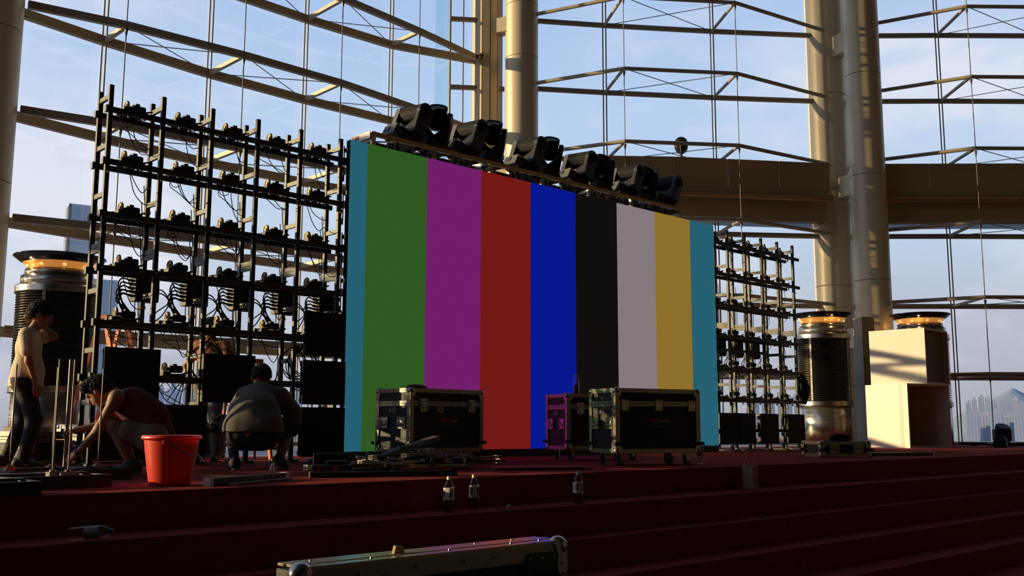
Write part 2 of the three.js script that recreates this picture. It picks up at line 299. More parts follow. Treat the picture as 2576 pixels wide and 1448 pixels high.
// ───────────── LED screen with its colour-bar test picture ─────────────
const SB = .115, SH = 4.2, SW = 8.4, ST = SB + SH;
{
  const s = thing('led_screen', 'huge LED video wall showing vertical colour bars', 'screen', [0, 0, 0]);
  part('cabinet_body', box(SW, SH, .09, SW / 2, SB + SH / 2, -.052), M.panelFace, s);
  part('plinth', box(SW, SB, .1, SW / 2, SB / 2, -.055), M.black, s);
  const BARS = [['cyan', [.018, .115, .168]], ['green', [.028, .098, .015]], ['magenta', [.165, .013, .143]], ['red', [.168, .0095, .0075]], ['blue', [.0015, .009, .28]], ['black', [.0052, .0044, .004]], ['white', [.23, .19, .205]], ['yellow', [.27, .16, .024]], ['cyan', [.018, .115, .168]]];
  // each LED row and column leaves a fine dark grid
  const led = noiseTex(64, (u, v) => { const a = Math.abs(((u * 16) % 1) - .5), b = Math.abs(((v * 16) % 1) - .5); const k = a < .36 && b < .36 ? 1 : .62; return [k, k, k]; });
  BARS.forEach(([n, c], i) => {
    const a = i === 0 ? 0 : .285 + 1.05 * (i - 1), b = Math.min(SW, .285 + 1.05 * i), w = b - a;
    const g = box(w, SH, .006, a + w / 2, SB + SH / 2, -.004); const u = g.attributes.uv; for (let k = 0; k < u.count; k++) u.setXY(k, u.getX(k) * 8, u.getY(k) * 8);
    const m = new THREE.MeshPhysicalMaterial({ color: lin(.006, .0055, .005), roughness: .8, specularIntensity: .25, emissive: lin(...c), emissiveIntensity: 1.2, emissiveMap: led });
    part('colour_bar', g, m, s, n + ' colour bar');
    if (n !== 'black') { const l = new THREE.RectAreaLight(lin(...c), 1.0, w, SH); l.position.set(a + w / 2, SB + SH / 2, .004); l.lookAt(a + w / 2, SB + SH / 2, 5); s.add(l); }
  });
  // locks and handles down the open left edge
  for (let k = 0; k < 7; k++) {
    const y = SB + .3 + k * .6;
    part('edge_lock', [box(.05, .1, .05, -.03, y, -.08), box(.03, .05, .09, -.02, y + .16, -.07), cyl(.014, .014, .05, -.05, y - .12, -.1, 8), rod([-.03, y - .2, -.1], [-.035, y + .22, -.1], .008)], k % 2 ? M.aluDark : M.frame, s);
    part('orange_cable_tag', box(.025, .09, .03, -.025, y - .22, -.13), k % 3 ? M.aluDark : M.orange, s);
  }
}

// ───────────── steel frames for the panels still to be hung ─────────────
const ROWS = [4.03, 3.42, 2.81, 2.195, 1.58, .98, .39], ZF = -.12, ZR = -.43;
function supportFrame(label, x0, dx, n, xa, xb) {
  const f = thing('support_frame', label, 'frame');
  for (let i = 0; i < n; i++) {
    const x = x0 + dx * i, lad = new THREE.Group(); lad.name = 'ladder_upright'; f.add(lad);
    for (const z of [ZF, ZR]) part('post', rbox(.052, 4.33 - (z === ZR ? .02 : 0), .05, .005, x, 2.165, z), M.frame, lad);
    for (const y of [4.2, 3.62, 3.05, 2.47, 2.41, 1.95, 1.28, .7, .2]) part('rung', box(.035, .055, .26, x, y, (ZF + ZR) / 2), M.frame, lad);
    part('foot', box(.12, .03, .5, x, .015, (ZF + ZR) / 2), M.frame, lad);
    part('bolt', [.9, 2.2, 3.3].map(y => cyl(.012, .012, .04, 0, 0, 0, 8).rotateX(1.57).translate(x, y, ZF + .02)), M.aluDark, lad);
  }
  for (const y of ROWS) for (const z of [ZF + .035, ZR + .035]) part('beam', [box(xb - xa, .062, .04, (xa + xb) / 2, y, z), box(.03, .08, .06, xa, y, z)], M.frame, f);
  return f;
}
const FL = supportFrame('left black steel frame of ladder uprights and crossbeams beside the LED screen', -3.215, .627, 6, -3.27, -.02);
const FR = supportFrame('right black steel frame of ladder uprights and crossbeams beside the LED screen', 9.015, .607, 5, 8.42, 11.62);
// pegs that dangle below the beams, and slack cables tied to the posts
{
  const r = mulberry(31);
  for (const [f, x0, dx, n] of [[FL, -3.215, .627, 5], [FR, 9.015, .607, 4]]) for (let b = 0; b < n; b++) for (const y of ROWS.slice(0, 6)) {
    const x = x0 + dx * b;
    const g = []; for (let k = 0; k < 4; k++) g.push(cyl(.004, .004, .05, x + dx * .55 + k * .016, y - .085, ZF + .03, 5)); part('hanging_pins', g, M.frame, f);
    const c = [], z = -.25; const nC = f === FL ? 2 : 1;
    for (let k = 0; k < nC; k++) {
      const a = x + dx * (.15 + .4 * r()), e = x + dx * (r() < .5 ? .97 : 1.0), drop = .12 + .28 * r();
      c.push(tube([[a, y - .03, z + .08], [a + (e - a) * .3, y - drop * .8, z + .06 * r()], [a + (e - a) * .7, y - drop, z - .1], [e, y - drop * (.6 + .5 * r()), ZR - .02], [e, y - drop - .18, ZR - .025]], .0055, 22, 5));
    }
    if (r() < .35) c.push(tube([[x + dx * .2, y - .02, -.2], [x + dx * .3, y - .15, -.15], [x + dx * .42, y - .12, -.12], [x + dx * .33, y - .03, -.15], [x + dx * .25, y - .12, -.2], [x + dx * .5, y - .2, -.25], [x + dx * .95, y - .3, ZR]], .005, 30, 5));
    part('cable', c, M.rubber, f);
    if (b > 0 && r() < .6) part('cable_tape', box(.062, .04, .06, x, y - .32 - .15 * r(), ZR), M.kraft, f);
  }
  for (const [f, x] of [[FL, -2.6], [FL, -1.97], [FL, -1.34], [FL, -.72], [FL, -.1], [FR, 9.2], [FR, 9.8], [FR, 10.4]]) {
    const c = []; for (let k = 0; k < 3; k++) { const o = .02 * k; c.push(tube([[x - .03 - o, 3.3 - .2 * k, ZR - .03], [x + .03 - o, 2.6, ZR - .05 - o], [x - .06 + o * 2, 1.9, ZR - .04], [x + .02 * k, 1.2, ZR - .06], [x - .08 - o * 3, .55 + .1 * k, ZR - .1]], .006, 30, 5)); }
    part('cable', c, M.rubber, f);
  }
  for (const [x, n] of [[-.55, 6], [-.4, 4], [-1.75, 4]]) { const c = []; for (let k = 0; k < n; k++) { const a = x + .1 * (r() - .5), w = .12 + .18 * r(), h = .35 + .25 * r(); c.push(tube([[a, 1.5, -.3], [a - w, 1.5 - h * .5, -.25], [a - w * .4, 1.5 - h, -.22], [a + w * .7, 1.5 - h * .8, -.26], [a + w * .5, 1.5 - h * .3, -.3], [a, 1.46, -.33]], .007, 26, 5)); } part('cable_coil', c, M.rubber, FL); }
}
// ───────────── panel locking drives on the beams ─────────────
function makeDrive(label) {
  const t = thing('panel_lock_drive', label, 'lock drive', [0, 0, 0], 0, 'lock drives on the frames');
  part('base_plate', [rbox(.2, .035, .33, .006, .03, .005, -.155), rbox(.1, .045, .12, .006, -.1, .02, -.06), rbox(.06, .05, .08, .006, -.1, .03, -.26), cyl(.02, .02, .05, .12, -.06, -.05, 8)], M.black, t);
  part('motor', [cyl(.043, .043, .15, 0, 0, 0, 16).rotateZ(-1.57).translate(.005, .085, -.15), cyl(.02, .02, .06, 0, 0, 0, 10).rotateZ(-1.57).translate(-.05, .085, -.15), box(.05, .03, .06, .06, .13, -.15)], M.black, t);
  const d = part('disc', [cyl(.066, .066, .012, 0, 0, 0, 24).rotateZ(-1.57).translate(-.065, .095, -.15), new THREE.TorusGeometry(.058, .007, 6, 24).rotateY(1.57).translate(-.067, .095, -.15), cyl(.016, .016, .024, 0, 0, 0, 10).rotateZ(-1.57).translate(-.078, .095, -.15)], M.creamDisc, t);
  part('hub_ring', new THREE.TorusGeometry(.03, .004, 6, 20).rotateY(1.57).translate(-.068, .095, -.15), M.bronze, d);
  part('connector', [box(.05, .05, .05, -.03, .035, -.15), cyl(.014, .014, .05, -.03, -.045, -.15, 8)], M.whitePlastic, t, 'white plastic connector');
  part('latch', rod([.1, .02, -.02], [.2, .05, -.03], .01), M.black, t); part('latch', rod([.14, .02, -.25], [.18, -.05, -.24], .012), M.black, t); part('adjuster', cyl(.014, .02, .05, -.12, -.07, -.15, 8), M.black, t);
  return t;
}
{
  let proto = null; const r = mulberry(8);
  const put = (label, x, y) => { const t = proto ? copyOf(proto, label) : (proto = makeDrive(label)); t.position.set(x, y + .045, ZF); t.rotation.set((r() - .5) * .05, (r() - .5) * .12, (r() - .5) * .05); };
  for (let i = 0; i < 7; i++) for (let b = 0; b < 5; b++) { if ((i === 5 && b !== 1) || (i === 6 && b !== 2)) continue; put(`cream-disc lock drive on left frame, ${ORD[i]} beam down, ${ORD[b]} bay from left`, -3.215 + .627 * b + .31, ROWS[i]); }
  for (let i = 0; i < 6; i++) for (let b = 0; b < 5; b++) put(`cream-disc lock drive on right frame, ${ORD[i]} beam down, ${ORD[b]} bay from the screen`, 8.41 + .607 * b + .31, ROWS[i]);
  put('lock drive with cream disc low between the hung panels of the right frame', 9.7, ROWS[6]);
}
// ───────────── power boxes with their looms ─────────────
{
  const mk = (label, x) => {
    const t = thing('power_box', label, 'power box', [x, 1.915, -.52], 0, 'power boxes on the frames');
    part('housing', [prism([[-.135, .0], [.135, .0], [.14, .12], [.135, .285], [-.135, .285]], .16, .01).translate(0, 0, -.08), box(.2, .05, .12, 0, .3, 0)], M.black, t);
    for (let k = 0; k < 5; k++) part('plug', rod([-.13, .05 + k * .045, .02 * (k % 2)], [-.2, .06 + k * .045, .02 * (k % 2)], .016), M.black, t);
    for (let k = 0; k < 7; k++) { const y = .05 + (k % 5) * .045, o = .012 * k; part('cable', tube([[-.19, y + .005, .02 * (k % 2)], [-.26 - o * .5, y + .02, .02 * (k % 3)], [-.31 - .02 * (k % 3), y - .06, .03], [-.27 + o, -.12, .03], [-.1 + o, -.27 - .01 * k, .06], [.0 + .01 * k, -.36, .09]], .0095, 26, 6), M.rubber, t); }
    for (let k = 0; k < 2; k++) part('cable', tube([[.13, .1 + k * .05, 0], [.22, .11 + k * .04, 0], [.3, .02, .02], [.22 - .1 * k, -.15, .04], [.1, -.25, .08]], .008, 22, 6), M.rubber, t);
    return t;
  };
  const p = mk('black power box with a cable loom on left frame, first from the left', -2.53);
  [1, 2, 3, 4].forEach(k => copyOf(p, `black power box with a cable loom on left frame, ${ORD[k]} from the left`, [-2.53 + .632 * k, 1.915, -.52]));
  [0, 1, 2, 3].forEach(k => { const c = copyOf(p, `black power box on right frame, ${ORD[k]} from the screen`, [8.62 + .607 * k, 1.87, -.52]); c.scale.set(.85, 1.1, 1); });
}
// ───────────── black panels already hung on the frames ─────────────
function ledPanel(label, x, y, w, h, z = -.02, ry = 0) {
  const t = thing('led_cabinet', label, 'LED cabinet', [x + w / 2, y, z], ry, 'unlit cabinets on the frames');
  part('face', rbox(w, h, .022, .004, 0, h / 2, .006), M.panelFace, t);
  part('cabinet', [box(w - .02, h - .02, .06, 0, h / 2, -.034), box(.05, .14, .03, -w / 2 + .06, h / 2, -.075), box(.05, .14, .03, w / 2 - .06, h / 2, -.075)], M.black, t);
  part('corner_lock', [[-1, 0], [1, 0], [-1, 1], [1, 1]].map(([a, b]) => box(.035, .05, .03, a * (w / 2 - .03), .05 + b * (h - .1), -.07)), M.aluDark, t);
  return t;
}
ledPanel('unlit black LED panel hung beside the cyan edge, top of the column of three', -.605, 1.345, .64, .575);
ledPanel('unlit black LED panel hung beside the cyan edge, middle of the column of three', -.645, .72, .645, .565, .0);
ledPanel('unlit black LED panel hung beside the cyan edge, bottom of the column of three', -.655, .06, .655, .625, .01);
ledPanel('unlit black LED panel on left frame above the crouching man in the red vest', -3.156, .735, .64, .575);
ledPanel('unlit black LED panel on left frame above the crouching man in the grey shirt', -1.985, .72, .675, .58);
ledPanel('unlit black LED panel standing low behind the red bucket', -2.52, .06, .6, .625);
ledPanel('unlit black LED panel low on left frame behind the red vest', -3.15, .06, .58, .615, -.03);
[[8.47, .6], [9.085, .575], [9.84, .655], [10.85, .65]].forEach(([x, w], i) => ledPanel(`unlit black LED panel along the foot of right frame, ${ORD[i]} from the screen`, x, .135, w, .59));

// ───────────── lighting truss on top of the screen and its moving heads ─────────────
const TY = 4.50;
{
  const t = thing('lighting_truss', 'flat brown metal lighting truss lying along the top of the LED screen', 'truss');
  const xa = .34, xb = 7.4, zf = .0, zr = -.42;
  part('front_rail', bar([xa, TY - .03, zf], [xb, TY - .03, zf], .05, .06), M.bronze, t);
  part('rear_rail', bar([xa, TY - .03, zr], [xb, TY - .03, zr], .05, .06), M.bronze, t);
  [xa + .03, 1.46, 2.58, 3.7, 4.82, 5.94, xb - .03].forEach((x, i) => {
    part('leg', [box(.06, TY - ST - .03, .05, x, (TY + ST) / 2 - .015, zf - .01), box(.06, TY - ST - .03, .05, x, (TY + ST) / 2 - .015, zr)], M.aluDark, t);
    if (i % 2 === 0) part('cross_tube', box(.07, .11, .46, x, TY - .05, (zf + zr) / 2), M.alu, t);
  });
  part('end_plate', box(.012, .1, .44, xa - .03, TY - .05, (zf + zr) / 2), M.whiteBoard, t, 'pale end plate with a red sticker');
  part('sticker', box(.004, .06, .09, xa - .038, TY - .05, -.3), M.red, t);
  for (let k = 0; k < 13; k++) part('diagonal_brace', rod([xa + .1 + k * .52, TY - .035, k % 2 ? zf : zr], [xa + .6 + k * .52, TY - .035, k % 2 ? zr : zf], .012), M.aluDark, t);
  for (let k = 0; k < 11; k++) part('hook_clamp', [cyl(.035, .035, .05, 0, 0, 0, 12).rotateZ(1.57).translate(.75 + k * .6, TY - .1, -.12), cyl(.035, .035, .05, 0, 0, 0, 12).rotateZ(1.57).translate(.88 + k * .6, TY - .11, -.12), rod([.8 + k * .6, TY - .1, -.12], [.82 + k * .6, TY - .02, -.2], .012)], M.black, t);
  for (let k = 0; k < 8; k++) part('safety_wire', tube([[1.0 + k * .8, TY - .04, -.1], [1.02 + k * .8, TY - .12, -.05], [1.1 + k * .8, TY - .13, -.2], [1.08 + k * .8, TY - .02, -.3]], .005, 14, 5), M.rubber, t);
}
function armShape(w) { // one yoke arm: tapered plate with a round head
  const s = new THREE.Shape(); s.moveTo(-w * .85, 0); s.lineTo(w * .85, 0); s.lineTo(w, .27); s.absarc(0, .33, w * 1.08, -.4, Math.PI + .4, false); s.lineTo(-w, .27); s.closePath();
  return new THREE.ExtrudeGeometry(s, { depth: .05, bevelEnabled: true, bevelSize: .012, bevelThickness: .012, bevelSegments: 2, curveSegments: 18 }).translate(0, 0, -.025);
}
function movingHead(label, x, kind) {
  const g = thing('moving_head_light', label, 'stage light', [x, TY - .02, -.2], 0, 'moving heads on the truss'), side = kind === 'side';
  g.rotation.z = side ? -.36 : kind === 'up' ? -.22 : -.16; g.scale.setScalar(side ? 1.12 : 1.06);
  const bl = side ? -.25 : -.17;
  part('base', prism([[bl, .03], [bl + .06, 0], [.15, 0], [.18, .03], [.18, .1], [.12, .14], [bl + .07, .14], [bl, .11]], .28, .012).translate(0, 0, -.14), M.black, g);
  part('mounting_hook', rod([-.1, -.06, 0], [-.1, .02, 0], .02), M.black, g); part('mounting_hook', rod([.1, -.06, 0], [.1, .02, 0], .02), M.black, g);
  part('display_panel', box(.016, .16, .27, bl - .016, .08, 0, [0, 0, -.12]), M.grey, g, 'grey display panel');
  part('display_window', box(.006, .07, .11, bl - .028, .1, -.05, [0, 0, -.12]), M.greyMid, g);
  for (const s of [-1, 1]) part('side_handle', tube([[-.1, .05, s * .15], [-.08, .05, s * .18], [.08, .05, s * .18], [.1, .05, s * .15]], .014, 12, 6), M.black, g);
  const pan = side ? .12 : kind === 'up' ? .81 : 1.05, R = new THREE.Matrix4().makeRotationY(pan), w = side ? .1 : .12, za = side ? .2 : .165;
  const yk = [rbox(.2, .1, za * 2 + .06, .02, 0, .17, 0), armShape(w).translate(0, .15, za), armShape(w).translate(0, .15, -za), prism([[-za, 0], [za, 0], [za, .17], [za - .05, .17], [0, .06], [-za + .05, .17], [-za, .17]], .16).rotateY(Math.PI / 2).translate(-.08, .18, 0)];
  part('yoke', yk.map(q => q.applyMatrix4(R)), M.black, g);
  part('yoke_cover', box(.016, .42, .075, -w - .012, .32, -za).applyMatrix4(R), M.grey, g, 'grey yoke cover strip');
  const py = .48, ht = kind === 'up' ? .72 : 1.25; // turn of the barrel from upright
  const H = new THREE.Matrix4().multiplyMatrices(R, new THREE.Matrix4().makeTranslation(0, py, 0).multiply(new THREE.Matrix4().makeRotationZ(side ? -1.2 : ht)));
  if (side) {
    part('head', [cyl(.118, .118, za * 2 - .04, 0, -za + .02, 0, 28).rotateX(Math.PI / 2), rbox(.2, .21, za * 2 - .06, .05), lathe([[0, 0], [.115, 0], [.12, .1], [.128, .2], [.122, .22], [.104, .215], [.1, .19], [0, .185]], 28)].map(q => q.applyMatrix4(H)), M.blackGloss, g);
    part('lens', lathe([[0, .2], [.06, .197], [.1, .188]], 24).applyMatrix4(H), M.lens, g);
    part('pivot_cap', cyl(.07, .062, .03, 0, 0, 0, 24).rotateX(Math.PI / 2).translate(0, py, za + .035).applyMatrix4(R), M.blackGloss, g);
    part('tilt_lock', rbox(.03, .022, .012, .004, .02, py - .1, za + .045).applyMatrix4(R), M.silver, g, 'small silver tilt lock');
  } else if (kind === 'up') {
    part('head', [lathe([[0, -.115], [.08, -.11], [.115, -.08], [.12, .04], [.115, .06], [.122, .1], [.13, .2], [.124, .22], [.108, .215], [.102, .19], [0, .185]], 28), cyl(.05, .05, .3, 0, -.15, 0, 16).rotateX(Math.PI / 2)].map(q => q.applyMatrix4(H)), M.blackGloss, g);
    part('lens', lathe([[0, .212], [.06, .21], [.106, .205]], 24).applyMatrix4(H), M.lens, g);
  } else {
    part('head', [lathe([[0, -.14], [.1, -.13], [.16, -.06], [.19, .02], [.19, .08], [.175, .095], [.155, .08], [0, .078]], 14), cyl(.05, .05, .32, 0, -.16, 0, 16).rotateX(Math.PI / 2)].map(q => q.applyMatrix4(H)), M.blackGloss, g);
    const em = []; for (let k = 0; k < 19; k++) { const rr = k < 1 ? 0 : k < 7 ? .055 : .11, a = k < 7 ? k * 1.047 : k * .5236; em.push(new THREE.SphereGeometry(.015, 8, 6).translate(Math.cos(a) * rr, .08, Math.sin(a) * rr)); }
    const lc = part('lens_cells', em.map(q => q.applyMatrix4(H)), M.silver, g, 'cluster of small glass lenses'); lc.userData.kind = 'stuff';
  }
  return g;
}
[['side', 1.04], ['up', 1.56], ['side', 2.14], ['up', 2.68], ['side', 3.43], ['up', 3.97], ['side', 4.65], ['wash', 5.28], ['side', 5.93], ['wash', 6.48], ['side', 7.05]].forEach(([k, x], i) =>
  movingHead(`${k === 'wash' ? 'black wash light with a honeycomb of lenses' : k === 'up' ? 'black moving head facing up' : 'black moving head seen from the side'} on the screen-top truss, ${i === 10 ? 'last' : ORD[i]} from the left`, x, k));

// ───────────── lettering ─────────────
function canvasTex(w, h, draw) { const c = document.createElement('canvas'); c.width = w; c.height = h; const x = c.getContext('2d'); draw(x, w, h); const t = new THREE.CanvasTexture(c); t.colorSpace = THREE.SRGBColorSpace; return t; }
function printMat(tex, rough = .6) { return new THREE.MeshStandardMaterial({ map: tex, alphaMap: null, transparent: true, roughness: rough }); }
function letter(parent, name, w, h, px, py, draw, place, label) {
  const t = canvasTex(px, py, draw); const m = printMat(t); m.alphaTest = .35;
  const g = new THREE.PlaneGeometry(w, h); place(g); const q = part(name, g, m, parent, label); q.castShadow = false; return q;
}
const CASE_NO = (txt) => (x, w, h) => { x.clearRect(0, 0, w, h); x.fillStyle = '#b9b6ae'; x.font = '600 ' + Math.floor(h * .8) + 'px serif'; x.textAlign = 'center'; x.textBaseline = 'middle'; x.save(); x.translate(w / 2, h / 2); x.scale(.78, 1); x.fillText(txt, 0, 0); x.restore(); };
const LOGO = (x, w, h) => { x.clearRect(0, 0, w, h); x.textBaseline = 'alphabetic'; x.font = 'bold 74px sans-serif'; x.fillStyle = '#c2592c'; x.fillText('PRO', 10, 84); const a = x.measureText('PRO').width; x.font = 'bold 66px sans-serif'; x.fillStyle = '#b9b7b2'; x.fillText('rcan', 16 + a, 76); x.fillStyle = '#77746f'; x.fillRect(10, 112, w - 30, 7); x.fillRect(90, 138, w - 190, 5); };

// ───────────── flight cases ─────────────
// local frame: origin on the floor under the front corner, +x along the long face, -z along the short face
function flightCase(o) {
  const { L, D, H, y0, label, pos, ry, number, latches = 'latch', casters = true, lid = .17, name = 'flight_case', logo = true } = o;
  const t = thing(name, label, 'flight case', pos, ry, o.group), e = .028, yb = y0, yt = H, cx = L / 2, cz = -D / 2;
  part('body', box(L - .02, yt - yb - lid - .01, D - .02, cx, (yb + yt - lid) / 2, cz), M.caseBlack, t);
  if (lid) part('lid', box(L - .02, lid - .012, D - .02, cx, yt - lid / 2, cz), M.caseBlack, t);
  const edge = [];
  for (const [x, z] of [[0, 0], [L, 0], [0, -D], [L, -D]]) edge.push(box(.06, yt - yb, .06, x + (x ? -.024 : .024), (yt + yb) / 2, z + (z ? .024 : -.024)));
  for (const y of [yb + .018, yt - .018]) for (const z of [-.012, -D + .012]) edge.push(box(L, .05, .03, cx, y, z)), edge.push(box(.03, .05, D, z === -.012 ? .012 : L - .012, y, cz));
  part('edge_extrusion', edge, M.aluDark, t);
  if (lid) part('tongue_and_groove_band', [box(L + .004, .028, D + .004, cx, yt - lid - .016, cz), box(L + .004, .024, D + .004, cx, yt - lid + .016, cz)], M.aluDark, t);
  for (const x of [0, L]) for (const z of [0, -D]) for (const y of [yb, yt]) part('ball_corner', [new THREE.SphereGeometry(.042, 12, 8).translate(x + (x ? -.022 : .022), y + (y === yb ? .022 : -.022), z + (z ? .022 : -.022)), box(.075, .075, .008, x + (x ? -.035 : .035), y + (y === yb ? .04 : -.04), z + (z ? -.004 : .004)), box(.008, .075, .075, x + (x ? .004 : -.004), y + (y === yb ? .04 : -.04), z + (z ? .035 : -.035))], M.chrome, t);
  const catchGeo = (big) => [box(big ? .115 : .1, .15, .006, 0, 0, .004), box(.1, .012, .012, 0, .07, .006), box(.1, .012, .012, 0, -.07, .006), box(.012, .14, .012, -.05, 0, .006), box(.012, .14, .012, .05, 0, .006), prism([[0, -.04], [.03, -.015], [.03, .02], [0, .045], [-.03, .02], [-.03, -.015]], .014).translate(0, 0, .005)];
  const hingeGeo = () => [box(.1, .12, .006, 0, 0, .004), ...[-.033, 0, .033].map(x => cyl(.008, .008, .02, x, .05, .01, 8)), ...[-.03, .03].flatMap(x => [-.03, .03].map(y => box(.022, .026, .01, x, y, .008))), box(.1, .016, .014, 0, 0, .008)];
  if (lid) { const xs = latches === 'hinge' ? [.12, L / 2, L - .12] : [.2, L - .2]; xs.forEach(x => part(latches === 'hinge' ? 'hinge' : 'butterfly_latch', (latches === 'hinge' ? hingeGeo() : catchGeo(true)).map(g => g.translate(x, yt - lid - .02, .004)), M.chrome, t)); }
  const handle = () => [box(.15, .13, .006, 0, 0, 0), ...[[-.07, 0, .012, .13], [.07, 0, .012, .13]].map(([x, y, w, h]) => box(w, h, .014, x, y, .004)), box(.15, .012, .014, 0, .06, .004), box(.15, .012, .014, 0, -.06, .004), rod([-.045, -.02, .014], [.045, -.02, .014], .011), rod([-.045, -.02, .014], [-.045, .03, .008], .006), rod([.045, -.02, .014], [.045, .03, .008], .006)];
  (o.handleAt || [.24, .76]).forEach(f => part('recessed_handle', handle().map(g => g.rotateY(-Math.PI / 2).translate(-.002, yb + (yt - yb) * .46, -D * f)), M.chrome, t));
  for (const f of [.12, .45, .55, .88]) part('rivet', cyl(.006, .006, .006, 0, 0, 0, 8).rotateX(1.57).translate(L * f, yb + .08, .0), M.aluDark, t);
  for (const [x, z] of [[0, 0], [L, 0], [0, -D]]) part('corner_strap', box(.075, .04, .075, x, yb + .1, z), M.black, t);
  if (casters) for (const [x, z, a] of [[.12, -.1, .5], [L - .12, -.1, .2], [.12, -D + .1, .9], [L - .12, -D + .1, -.4]]) {
    const c = new THREE.Group(); c.name = 'caster'; c.position.set(x, 0, z); c.rotation.y = a; t.add(c);
    part('fork', [box(.1, .012, .08, 0, yb - .008, 0), prism([[-.03, .0], [.035, .0], [.05, .05], [.02, .085], [-.05, .085]], .006).translate(-.01, yb - .1, .024), prism([[-.03, .0], [.035, .0], [.05, .05], [.02, .085], [-.05, .085]], .006).translate(-.01, yb - .1, -.03)], M.alu, c);
    part('wheel', [new THREE.CylinderGeometry(.058, .058, .038, 22).rotateX(1.57).translate(0, .058, 0)], M.rubber, c);
    part('wheel_rim', [new THREE.TorusGeometry(.034, .007, 6, 20).translate(0, .058, .019), new THREE.TorusGeometry(.034, .007, 6, 20).translate(0, .058, -.019), new THREE.CylinderGeometry(.014, .014, .05, 10).rotateX(1.57).translate(0, .058, 0)], M.alu, c);
  }
  if (number) letter(t, 'case_number', .2, .1, 256, 128, CASE_NO(number), g => g.rotateY(-Math.PI / 2).translate(-.0125, yb + (yt - yb) * .66, -D / 2), 'pale stencilled ' + number);
  if (logo && lid) { letter(t, 'maker_mark', .3, .15, 320, 160, LOGO, g => g.translate(L / 2 + .04, yb + (yt - yb) * .47, -.0075), 'small orange and grey print'); letter(t, 'case_letter', .04, .04, 64, 64, CASE_NO('A'), g => g.translate(L / 2, yt - lid - .07, -.0075)); }
  return t;
}
flightCase({ L: 1.19, D: .58, H: .885, y0: .15, label: 'black flight case marked A-4 with aluminium edges, standing on casters', pos: [1.37, 0, 3.50], ry: -.294, number: 'A-4', latches: 'hinge' });
flightCase({ L: 1.19, D: .62, H: .885, y0: .15, label: 'black flight case marked A-16, half hidden behind the case A-4', pos: [2.33, 0, 1.82], ry: -.33, number: 'A-16' });
const A15 = flightCase({ L: 1.19, D: .62, H: .885, y0: .15, label: 'black flight case marked A-15, behind the pile of bars', pos: [-.28, 0, 1.78], ry: .055, number: 'A-15' });
part('paper_note', box(.1, .11, .002, .48, .66, .0, [0, 0, -.12]), mat([.42, .34, .26], .8), A15, 'small beige paper note');
flightCase({ L: .82, D: .6, H: .235, y0: .01, label: 'low shallow black flight case under the heap of cables', pos: [6.46, 0, 3.2], ry: -.567, lid: 0, casters: false, logo: false, handleAt: [] });
{ // handles on its long face
  const t = scene.getObjectByName('flight_case_003');
  for (const x of [.22, .62]) part('recessed_handle', [box(.16, .13, .006, 0, 0, .002), box(.16, .014, .016, 0, .06, .004), box(.16, .014, .016, 0, -.06, .004), box(.014, .13, .016, -.075, 0, .004), box(.014, .13, .016, .075, 0, .004), rod([-.045, .01, .016], [.045, .01, .016], .012)].map(g => g.translate(x, .125, 0)), M.aluDark, t);
}
// cable heap and folded cloth on the cases
{
  const r = mulberry(12), g = []; for (let k = 0; k < 16; k++) { const a = [], rx = .1 + .12 * r(), rz = .08 + .08 * r(), p = r() * 6, y = .015 + .09 * (k / 16) * (1 - .0); for (let q = 0; q < 9; q++) { const th = p + q * .78; a.push([Math.cos(th) * rx + .05 * (r() - .5), Math.max(.012, y + .03 * (r() - .5)), Math.sin(th) * rz + .03 * (r() - .5)]); } g.push(tube(a, .011, 40, 6)); }
  const h = part('cable_heap', g, M.rubber); h.position.set(7.03, .235, 3.22); tag(h, 'heap of black cables lying on the shallow flight case', 'cables');
  const c = part('tool_bag', lathe([[0, 0], [.1, 0], [.13, .02], [.12, .05], [.06, .07], [0, .072]], 20).scale(1.25, .9, .6), M.black); c.position.set(.02, .885, 1.5); tag(c, 'flat black pouch on the case A-15', 'pouch');
}
